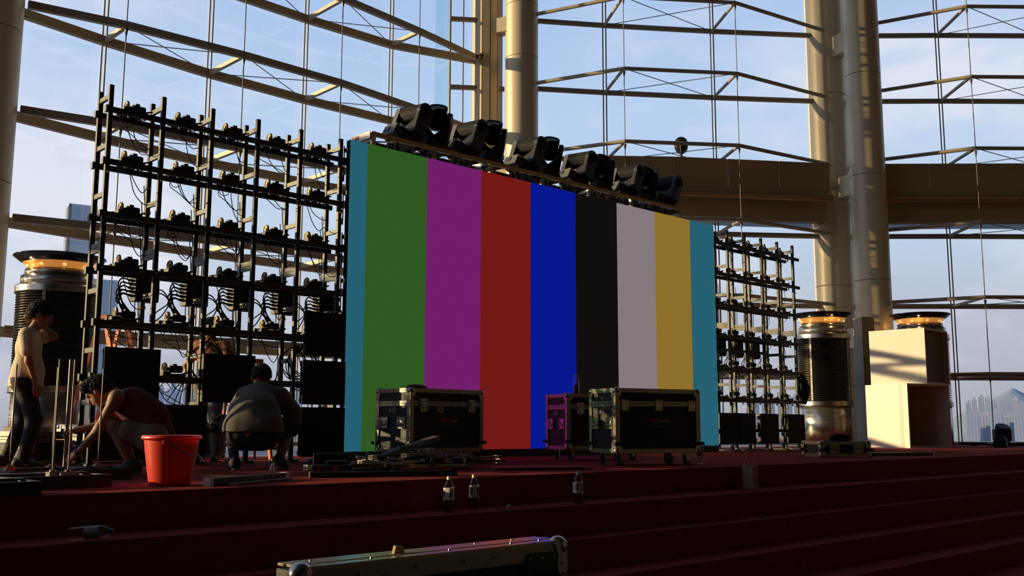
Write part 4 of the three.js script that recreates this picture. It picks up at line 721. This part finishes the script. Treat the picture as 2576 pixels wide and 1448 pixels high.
// ───────────── people ─────────────
const v3 = {
  sub: (a, b) => [a[0] - b[0], a[1] - b[1], a[2] - b[2]], add: (a, b, s = 1) => [a[0] + b[0] * s, a[1] + b[1] * s, a[2] + b[2] * s], dot: (a, b) => a[0] * b[0] + a[1] * b[1] + a[2] * b[2],
  norm: a => { const l = Math.hypot(...a) || 1; return [a[0] / l, a[1] / l, a[2] / l]; }, cross: (a, b) => [a[1] * b[2] - a[2] * b[1], a[2] * b[0] - a[0] * b[2], a[0] * b[1] - a[1] * b[0]], mix: (a, b, t) => a.map((q, i) => q + (b[i] - q) * t),
};
const cap = (a, b, ra, rb = ra) => ({ a, b, ra, rb, d: v3.sub(b, a), dd: Math.max(1e-9, v3.dot(v3.sub(b, a), v3.sub(b, a))) });
const ell = (c, r, ax) => ({ c, r, ax: ax || null });
function sd(p, q) {
  if (q.c) { let x = q.c[0] - p[0], y = q.c[1] - p[1], z = q.c[2] - p[2]; if (q.ax) { const A = q.ax, X = x * A[0][0] + y * A[0][1] + z * A[0][2], Y = x * A[1][0] + y * A[1][1] + z * A[1][2], Z = x * A[2][0] + y * A[2][1] + z * A[2][2]; x = X; y = Y; z = Z; } const k0 = Math.hypot(x / q.r[0], y / q.r[1], z / q.r[2]), k1 = Math.hypot(x / (q.r[0] ** 2), y / (q.r[1] ** 2), z / (q.r[2] ** 2)); return k1 < 1e-9 ? -Math.min(...q.r) : k0 * (k0 - 1) / k1; }
  const x = p[0] - q.a[0], y = p[1] - q.a[1], z = p[2] - q.a[2]; let t = (x * q.d[0] + y * q.d[1] + z * q.d[2]) / q.dd; t = t < 0 ? 0 : t > 1 ? 1 : t; return Math.hypot(x - q.d[0] * t, y - q.d[1] * t, z - q.d[2] * t) - (q.ra + (q.rb - q.ra) * t);
}
function field(prims, k = .03, grow = 0) { return p => { let m = 1e9; for (const q of prims) { const d = sd(p, q); if (m > 1e8) m = d; else { const h = Math.max(k - Math.abs(m - d), 0) / k; m = Math.min(m, d) - h * h * k * .25; } } return m - grow; }; }
function bounds(prims, pad) { const lo = [1e9, 1e9, 1e9], hi = [-1e9, -1e9, -1e9]; for (const q of prims) for (const [c, r] of q.c ? [[q.c, Math.max(...q.r)]] : [[q.a, q.ra], [q.b, q.rb]]) for (let i = 0; i < 3; i++) { lo[i] = Math.min(lo[i], c[i] - r - pad); hi[i] = Math.max(hi[i], c[i] + r + pad); } return [lo, hi]; }
function nets(f, [lo, hi], h) { // naive surface nets
  const n = [0, 1, 2].map(i => Math.ceil((hi[i] - lo[i]) / h) + 2), N = n[0] * n[1] * n[2], s = new Float32Array(N), id = (i, j, k) => i + n[0] * (j + n[1] * k);
  for (let k = 0; k < n[2]; k++) for (let j = 0; j < n[1]; j++) for (let i = 0; i < n[0]; i++) s[id(i, j, k)] = f([lo[0] + i * h, lo[1] + j * h, lo[2] + k * h]);
  const vi = new Int32Array(N).fill(-1), pos = [], idx = [], E = [[0, 1], [0, 2], [0, 4], [1, 3], [1, 5], [2, 3], [2, 6], [3, 7], [4, 5], [4, 6], [5, 7], [6, 7]];
  for (let k = 0; k < n[2] - 1; k++) for (let j = 0; j < n[1] - 1; j++) for (let i = 0; i < n[0] - 1; i++) {
    const c = []; let m = 0; for (let q = 0; q < 8; q++) { const v = s[id(i + (q & 1), j + ((q >> 1) & 1), k + ((q >> 2) & 1))]; c.push(v); if (v < 0) m |= 1 << q; } if (m === 0 || m === 255) continue;
    let x = 0, y = 0, z = 0, w = 0; for (const [a, b] of E) if ((c[a] < 0) !== (c[b] < 0)) { const t = c[a] / (c[a] - c[b]); x += (a & 1) + t * ((b & 1) - (a & 1)); y += ((a >> 1) & 1) + t * (((b >> 1) & 1) - ((a >> 1) & 1)); z += ((a >> 2) & 1) + t * (((b >> 2) & 1) - ((a >> 2) & 1)); w++; }
    vi[id(i, j, k)] = pos.length / 3; pos.push(lo[0] + (i + x / w) * h, lo[1] + (j + y / w) * h, lo[2] + (k + z / w) * h);
  }
  const quad = (a, b, c, d, fl) => { if (a < 0 || b < 0 || c < 0 || d < 0) return; fl ? idx.push(a, b, c, a, c, d) : idx.push(a, c, b, a, d, c); };
  for (let k = 1; k < n[2] - 1; k++) for (let j = 1; j < n[1] - 1; j++) for (let i = 1; i < n[0] - 1; i++) {
    const v = s[id(i, j, k)] < 0;
    if (v !== (s[id(i + 1, j, k)] < 0)) quad(vi[id(i, j - 1, k - 1)], vi[id(i, j, k - 1)], vi[id(i, j, k)], vi[id(i, j - 1, k)], v);
    if (v !== (s[id(i, j + 1, k)] < 0)) quad(vi[id(i - 1, j, k - 1)], vi[id(i - 1, j, k)], vi[id(i, j, k)], vi[id(i, j, k - 1)], v);
    if (v !== (s[id(i, j, k + 1)] < 0)) quad(vi[id(i - 1, j - 1, k)], vi[id(i, j - 1, k)], vi[id(i, j, k)], vi[id(i - 1, j, k)], v);
  }
  const nor = new Float32Array(pos.length), e = h * .4;
  for (let q = 0; q < pos.length; q += 3) { const p = [pos[q], pos[q + 1], pos[q + 2]]; const g = [0, 1, 2].map(a => { const u = p.slice(), w = p.slice(); u[a] += e; w[a] -= e; return f(u) - f(w); }); const l = Math.hypot(...g) || 1; nor[q] = g[0] / l; nor[q + 1] = g[1] / l; nor[q + 2] = g[2] / l; }
  const g = new THREE.BufferGeometry(); g.setAttribute('position', new THREE.Float32BufferAttribute(pos, 3)); g.setAttribute('normal', new THREE.BufferAttribute(nor, 3)); g.setIndex(idx); return g;
}
const meshOf = (prims, h, k = .03, grow = 0, cut, rough = 0) => { const f1 = field(prims, k, grow), f0 = rough ? p => f1(p) + rough * n3(p[0] * 60, p[1] * 38, p[2] * 60) + rough * .6 * n3(p[0] * 130, p[1] * 90, p[2] * 130) : f1, f = cut ? p => Math.max(f0(p), cut(p)) : f0; return nets(f, bounds(prims, .02 + grow), h); };
// a head: c centre, f facing, u crown direction
function headParts(c, f, u, S = 1.13) {
  f = v3.norm(f); u = v3.norm(v3.add(u, f, -v3.dot(u, f))); const r = v3.norm(v3.cross(u, f)); const at = (x, y, z) => v3.add(v3.add(v3.add(c, r, x * S), u, y * S), f, z * S), A = [r, u, f], ell = (c0, r0, ax) => ({ c: c0, r: r0.map(q => q * S), ax }), cap = (a, b, ra, rb = ra) => ({ a, b, ra: ra * S, rb: rb * S, d: v3.sub(b, a), dd: Math.max(1e-9, v3.dot(v3.sub(b, a), v3.sub(b, a))) });
  const skin = [ell(at(0, .025, -.012), [.074, .088, .092], A), ell(at(0, -.035, .028), [.056, .068, .062], A), cap(at(-.018, -.088, .052), at(.018, -.088, .052), .021), cap(at(0, .012, .088), at(0, -.028, .108), .010, .014), cap(at(-.03, .03, .08), at(.03, .03, .08), .012), cap(at(-.017, -.058, .082), at(.017, -.058, .082), .0085), cap(at(-.016, -.068, .079), at(.016, -.068, .079), .0085),
    ell(at(.077, -.005, -.008), [.010, .030, .020], A), ell(at(-.077, -.005, -.008), [.010, .030, .020], A), ell(at(.028, .014, .078), [.013, .009, .012], A), ell(at(-.028, .014, .078), [.013, .009, .012], A)];
  const hair = [ell(at(0, .048, -.022), [.084, .084, .098], A), ell(at(0, .005, -.06), [.072, .08, .062], A), cap(at(-.045, .085, .055), at(.045, .085, .06), .028), ell(at(0, .105, .015), [.07, .032, .075], A)];
  const face = ell(at(0, -.042, .078), [.088, .088, .085], A), nape = ell(at(0, -.1, .0), [.1, .07, .11], A);
  const cut = p => Math.max(-sd(p, face), -sd(p, nape)) + .010 * n3(p[0] * 45, p[1] * 45, p[2] * 45) + .006 * n3(p[0] * 120, p[1] * 60, p[2] * 120);
  return { skin, hair, cut, at };
}
// a hand: w wrist, d towards the fingertips, n out of the palm, s = side of the thumb (+1/-1 along n x d)
function handPrims(w, d, n, s, curl) {
  d = v3.norm(d); n = v3.norm(v3.add(n, d, -v3.dot(n, d))); const l = v3.norm(v3.cross(n, d)), out = [], at = (a, b, c) => v3.add(v3.add(v3.add(w, d, a), l, b * s), n, c);
  out.push(cap(at(-.03, 0, 0), at(.02, .0, 0), .024, .022)); for (const [b0, b1] of [[.016, .03], [.005, .011], [-.006, -.009], [-.014, -.027]]) out.push(cap(at(.012, b0, 0), at(.078, b1, .002), .014, .0115));
  [[.030, .078, 1], [.011, .084, 1.06], [-.009, .082, 1], [-.027, .074, .84]].forEach(([b, a, L], i) => { let p = at(a, b, .002), ang = .1; [.036, .026, .021].forEach((q, j) => { ang += curl * (j ? 1 : .7); const e = v3.add(v3.add(p, d, Math.cos(ang) * q * L), n, Math.sin(ang) * q * L); out.push(cap(p, e, .0098 - j * .0008, .0090 - j * .0008)); p = e; }); });
  const t0 = at(.02, .024, .006), t1 = at(.05, .05, .016), t2 = at(.078, .054 - curl * .01, .024 + curl * .012); out.push(cap(t0, t1, .0135, .011), cap(t1, t2, .011, .0088)); return out;
}
const bulk = (g) => { const o = g.index ? g.toNonIndexed() : g; return o; };
function figure(label, pos, ry, o) {
  const t = thing('person', label, 'person', pos, ry);
  const skinM = mat(o.skin || [.36, .19, .115], .6), gs = [meshOf(o.body, .012, .035)];
  const hd = headParts(o.head.c, o.head.f, o.head.u);
  gs.push(meshOf(hd.skin, .0045, .018)); for (const h of o.hands || []) gs.push(meshOf(h, .004, .008));
  part('body', gs, skinM, t);
  part('hair', meshOf(hd.hair, .0045, .03, .006, hd.cut, .007), mat([.010, .0085, .0075], .75), t);
  for (const [n, prims, grow, m, cut, k] of o.clothes) part(n, meshOf(prims, .011, k || .04, grow, cut), m, t);
  part('eye', [-1, 1].map(s => new THREE.SphereGeometry(.008, 8, 6).translate(...hd.at(s * .029, .014, .086))), mat([.03, .02, .015], .2), t);
  return t;
}
const shoe = (a, dir, len = .27) => { const d = v3.norm(dir), q = (s, y = 0) => [a[0] + d[0] * s, a[1] + y + d[1] * s, a[2] + d[2] * s]; return [cap(q(-.055, -.035), q(.03, -.035), .042, .044), cap(q(.03, -.04), q(len - .1, -.05), .046, .035), cap(q(-.04, .0), q(.0, .02), .045, .046)]; };
const sole = (a, dir, len = .27) => { const d = v3.norm(dir), q = (s, y) => [a[0] + d[0] * s, a[1] + y + d[1] * s, a[2] + d[2] * s]; return [cap(q(-.06, -.072), q(.05, -.072), .034, .036), cap(q(.05, -.072), q(len - .09, -.074), .037, .033)]; };

{ // standing man in a white T-shirt, one hand behind his head
  const hipR = [-.085, .9, -.02], hipL = [.085, .9, -.02], knR = [-.09, .5, .1], anR = [-.095, .1, .02], knL = [.09, .49, -.02], anL = [.1, .12, -.15], chest = [0, 1.25, -.02], neck = [0, 1.42, .02], shR = [-.175, 1.36, -.01], shL = [.175, 1.37, .02], hc = [0, 1.575, .085];
  const elR = [-.225, 1.09, .03], wrR = [-.2, .86, .1], elL = [.17, 1.38, .2], wrL = [.1, 1.55, .02];
  const torso = [cap([0, .9, -.01], [0, 1.08, 0], .128, .122), ell([0, 1.24, -.005], [.165, .16, .115]), cap([-.1, 1.36, -.01], [.1, 1.36, -.01], .075), ell([0, .98, .03], [.14, .12, .11])];
  const legs = [cap(hipR, knR, .088, .062), cap(knR, anR, .06, .042), cap(hipL, knL, .088, .062), cap(knL, anL, .06, .042), cap(hipR, hipL, .098)];
  const arms = [cap(shR, elR, .05, .04), cap(elR, wrR, .039, .026), cap(shL, elL, .05, .04), cap(elL, wrL, .039, .026)];
  const body = [...torso, ...legs, ...arms, cap(neck, [0, 1.5, .06], .055, .052)];
  const sl = [cap(shR, v3.mix(shR, elR, .6), .066, .064), cap(shL, v3.mix(shL, elL, .5), .066, .062)];
  figure('standing man in a white T-shirt and dark jeans scratching the back of his head', [-4.0, .0, .16], 1.16, {
    body, head: { c: hc, f: [0, -.38, .92], u: [0, 1, .25] }, hands: [handPrims(wrR, [.05, -.98, .2], [.9, 0, -.2], -1, .5), handPrims(wrL, [-.5, .35, -.6], [-.3, -.6, .7], 1, .6)],
    clothes: [['shirt', [...torso, ...sl, cap([0, .86, -.01], [0, 1.0, .0], .152, .135)], .014, mat([.72, .60, .42], .85), p => Math.max(.83 - p[1], Math.max(p[1] - 1.435, -1))], ['jeans', [...legs, cap([0, .88, -.01], [0, .94, -.01], .125)], .018, mat([.022, .024, .03], .85), p => Math.max(p[1] - .93, .085 - p[1] + (p[0] > 0 ? .03 : 0))], ['shoe', shoe([anR[0], .085, anR[2]], [-.15, 0, 1]), .004, mat([.02, .018, .018], .7)], ['shoe', shoe([anL[0], .1, anL[2]], [.2, -.05, 1]), .004, mat([.02, .018, .018], .7)], ['sole', sole([anR[0], .085, anR[2]], [-.15, 0, 1]), 0, mat([.55, .5, .45], .7), p => .0 - p[1]], ['sole', sole([anL[0], .1, anL[2]], [.2, -.05, 1]), 0, mat([.5, .45, .4], .7), p => .01 - p[1]],
      ['shoe_mark', [cap([-.142, .075, .0], [-.15, .048, .05], .006, .009), cap([-.15, .048, .05], [-.155, .066, .1], .009, .003)], 0, mat([.5, .47, .42], .7), null, .01]],
  });
}
{ // crouching man in a red vest, facing left
  const hipN = [.09, .33, -.16], hipF = [-.09, .33, -.16], knN = [.16, .44, .17], anN = [.12, .12, .02], knF = [-.14, .43, .24], anF = [-.12, .1, .1];
  const shN = [.17, .69, .16], shF = [-.16, .68, .2], elN = [.2, .42, .28], wrN = [.16, .175, .5], elF = [-.16, .45, .4], wrF = [-.1, .4, .62], neck = [0, .73, .24], hc = [0, .745, .39];
  const torso = [cap([0, .35, -.17], [0, .52, -.1], .135, .135), cap([0, .52, -.1], [0, .64, .08], .14, .14), cap([-.1, .66, .14], [.1, .66, .14], .085), ell([0, .6, .02], [.16, .13, .16])];
  const legs = [cap(hipN, knN, .095, .066), cap(knN, anN, .064, .042), cap(hipF, knF, .09, .066), cap(knF, anF, .062, .042), cap(hipN, hipF, .11)];
  const arms = [cap(shN, elN, .056, .044), cap(elN, wrN, .043, .028), cap(shF, elF, .055, .043), cap(elF, wrF, .042, .028), ell(shN, [.066, .07, .066])];
  const body = [...torso, ...legs, ...arms, cap(neck, [0, .745, .32], .058, .054)];
  const t = figure('crouching man in a dark red vest and beige shorts reaching forward', [-3.62, 0, 2.1], 3.95, {
    body, head: { c: hc, f: [0, -.62, .78], u: [0, .78, .62] }, hands: [handPrims(wrN, [-.25, -.35, .9], [-.8, -.5, 0], 1, .75), handPrims(wrF, [.2, -.2, .95], [.2, -.9, 0], -1, 1.0)], skin: [.30, .16, .095],
    clothes: [['vest', torso, .014, mat([.11, .007, .014], .9), p => Math.max(p[2] - .255, Math.hypot(p[0] - .19, p[1] - .69, p[2] - .17) < .0 ? 1 : .098 - Math.hypot((Math.abs(p[0]) - .2), p[1] - .7, p[2] - .18))], ['shorts', [cap(hipN, v3.mix(hipN, knN, .62), .1, .088), cap(hipF, v3.mix(hipF, knF, .62), .1, .088), cap(hipN, hipF, .125)], .016, mat([.2, .155, .105], .9)], ['shoe', shoe([anN[0], .085, anN[2]], [.1, 0, 1]), .006, mat([.05, .045, .04], .8)], ['shoe', shoe([anF[0], .085, anF[2]], [-.1, 0, 1]), .006, mat([.05, .045, .04], .8)], ['sole', sole([anN[0], .085, anN[2]], [.1, 0, 1]), 0, mat([.4, .35, .28], .8), p => -p[1]], ['sole', sole([anF[0], .085, anF[2]], [-.1, 0, 1]), 0, mat([.4, .35, .28], .8), p => -p[1]]],
  });
  const d = v3.norm(v3.sub(wrN, elN)), wm = v3.add(wrN, d, -.03), g = new THREE.TorusGeometry(.032, .009, 8, 24).applyQuaternion(new THREE.Quaternion().setFromUnitVectors(V(0, 0, 1), V(...d))).translate(...wm);
  part('wrist_watch', [g, rbox(.03, .012, .03, .004, wm[0] + .02, wm[1] + .03, wm[2])], M.silver, t, 'steel wrist watch');
}
{ // crouching man in a grey shirt seen from behind
  const hipL = [.1, .36, -.06], hipR = [-.1, .36, -.06], knL = [.33, .46, .22], knR = [-.31, .44, .24], anL = [.2, .12, .0], anR = [-.25, .12, .04], shL = [.2, .75, .27], shR = [-.19, .75, .25], neck = [.03, .83, .32], hc = [.06, .94, .36];
  const torso = [cap([0, .38, -.06], [.0, .55, .0], .17, .18), cap([0, .55, .0], [.02, .72, .2], .19, .165), cap([-.13, .74, .25], [.14, .75, .26], .085), ell([.02, .6, .02], [.24, .16, .17])];
  const legs = [cap(hipL, knL, .098, .07), cap(knL, anL, .064, .045), cap(hipR, knR, .098, .07), cap(knR, anR, .064, .045), cap(hipL, hipR, .12)];
  const elL = [.34, .55, .42], wrL = [.16, .38, .5], elR = [-.32, .52, .42], wrR = [-.12, .3, .5];
  const arms = [cap(shL, elL, .055, .045), cap(elL, wrL, .043, .03), cap(shR, elR, .055, .045), cap(elR, wrR, .043, .03)];
  figure('crouching man in a grey shirt and black shorts seen from behind', [-2.32, 0, 1.86], 2.36, {
    body: [...torso, ...legs, ...arms, cap(neck, [.05, .88, .35], .06, .056)], head: { c: hc, f: [.1, -.7, .7], u: [0, .75, .6] }, hands: [handPrims(wrL, [-.3, -.6, .5], [-.5, 0, -.4], 1, .8), handPrims(wrR, [.3, -.7, .3], [.5, 0, -.4], -1, .8)], skin: [.26, .14, .085],
    clothes: [['shirt', [...torso, cap(shL, v3.mix(shL, elL, .75), .075, .085), cap(shR, v3.mix(shR, elR, .75), .075, .085), cap([-.1, .42, -.06], [.1, .42, -.06], .19)], .018, mat([.12, .103, .083], .9), p => Math.max(.385 - p[1] - .12 * Math.max(0, p[2]), -1), .06], ['shorts', [cap(hipL, v3.mix(hipL, knL, .95), .115, .098), cap(hipR, v3.mix(hipR, knR, .95), .115, .098), cap(hipL, hipR, .15)], .016, mat([.014, .014, .016], .9), p => p[1] - .56],
      ['shoe', shoe([anL[0], .085, anL[2]], [.55, 0, 1]), .008, mat([.012, .012, .014], .7)], ['shoe', shoe([anR[0], .1, anR[2]], [-.1, -.1, 1]), .008, mat([.012, .012, .014], .7)], ['sole', sole([anL[0], .085, anL[2]], [.55, 0, 1]), .003, mat([.42, .38, .33], .8), p => -p[1]], ['sole', sole([anR[0], .1, anR[2]], [-.1, -.1, 1]), .003, mat([.42, .38, .33], .8), p => .005 - p[1]], ['sock', [cap(v3.mix(anL, knL, .05), v3.mix(anL, knL, .22), .048)], .003, mat([.02, .02, .02], .9)]],
  });
}
{ // man in an orange-brown shirt behind the frame
  const hipR = [-.09, .95, 0], hipL = [.09, .95, 0], knR = [-.11, .52, .03], knL = [.1, .52, .03], anR = [-.12, .1, 0], anL = [.12, .1, 0], shR = [-.19, 1.47, 0], shL = [.19, 1.47, 0], neck = [0, 1.53, .0], hc = [.0, 1.68, .03];
  const elR = [-.37, 1.2, -.02], wrR = [-.2, 1.02, .1], elL = [.33, 1.22, .08], wrL = [.12, 1.42, .24];
  const torso = [cap([0, .95, 0], [0, 1.15, 0], .135, .13), ell([0, 1.33, 0], [.175, .17, .12]), cap([-.11, 1.46, 0], [.11, 1.46, 0], .078)], legs = [cap(hipR, knR, .092, .066), cap(knR, anR, .062, .045), cap(hipL, knL, .092, .066), cap(knL, anL, .062, .045), cap(hipR, hipL, .105)];
  figure('man in an orange-brown shirt standing behind the left frame', [-1.42, 0, -.95], -.95, {
    body: [...torso, ...legs, cap(shR, elR, .052, .042), cap(elR, wrR, .041, .028), cap(shL, elL, .052, .042), cap(elL, wrL, .041, .028), cap(neck, [0, 1.6, .02], .056)], head: { c: hc, f: [0, -.2, 1], u: [0, 1, .1] }, hands: [handPrims(wrR, [.7, -.5, .2], [.5, .4, -.5], 1, .5), handPrims(wrL, [-.6, .7, .2], [0, 0, -1], -1, .7)], skin: [.40, .19, .10],
    clothes: [['shirt', [...torso, cap(shR, v3.mix(shR, elR, .45), .066), cap(shL, v3.mix(shL, elL, .45), .066)], .013, mat([.36, .13, .045], .85), p => Math.max(.93 - p[1], p[1] - 1.55)], ['trousers', [...legs, cap([0, .95, 0], [0, 1.0, 0], .13)], .018, mat([.16, .15, .17], .9), p => Math.max(p[1] - 1.0, .1 - p[1])], ['shoe', shoe([anR[0], .085, anR[2]], [-.2, 0, 1]), .004, mat([.5, .08, .1], .7)], ['shoe', shoe([anL[0], .085, anL[2]], [.3, 0, 1]), .004, mat([.05, .04, .04], .7)]],
  });
}

scene.traverse(o => { if (o.isMesh) { o.castShadow = true; o.receiveShadow = true; } });
renderer.render(scene, camera);
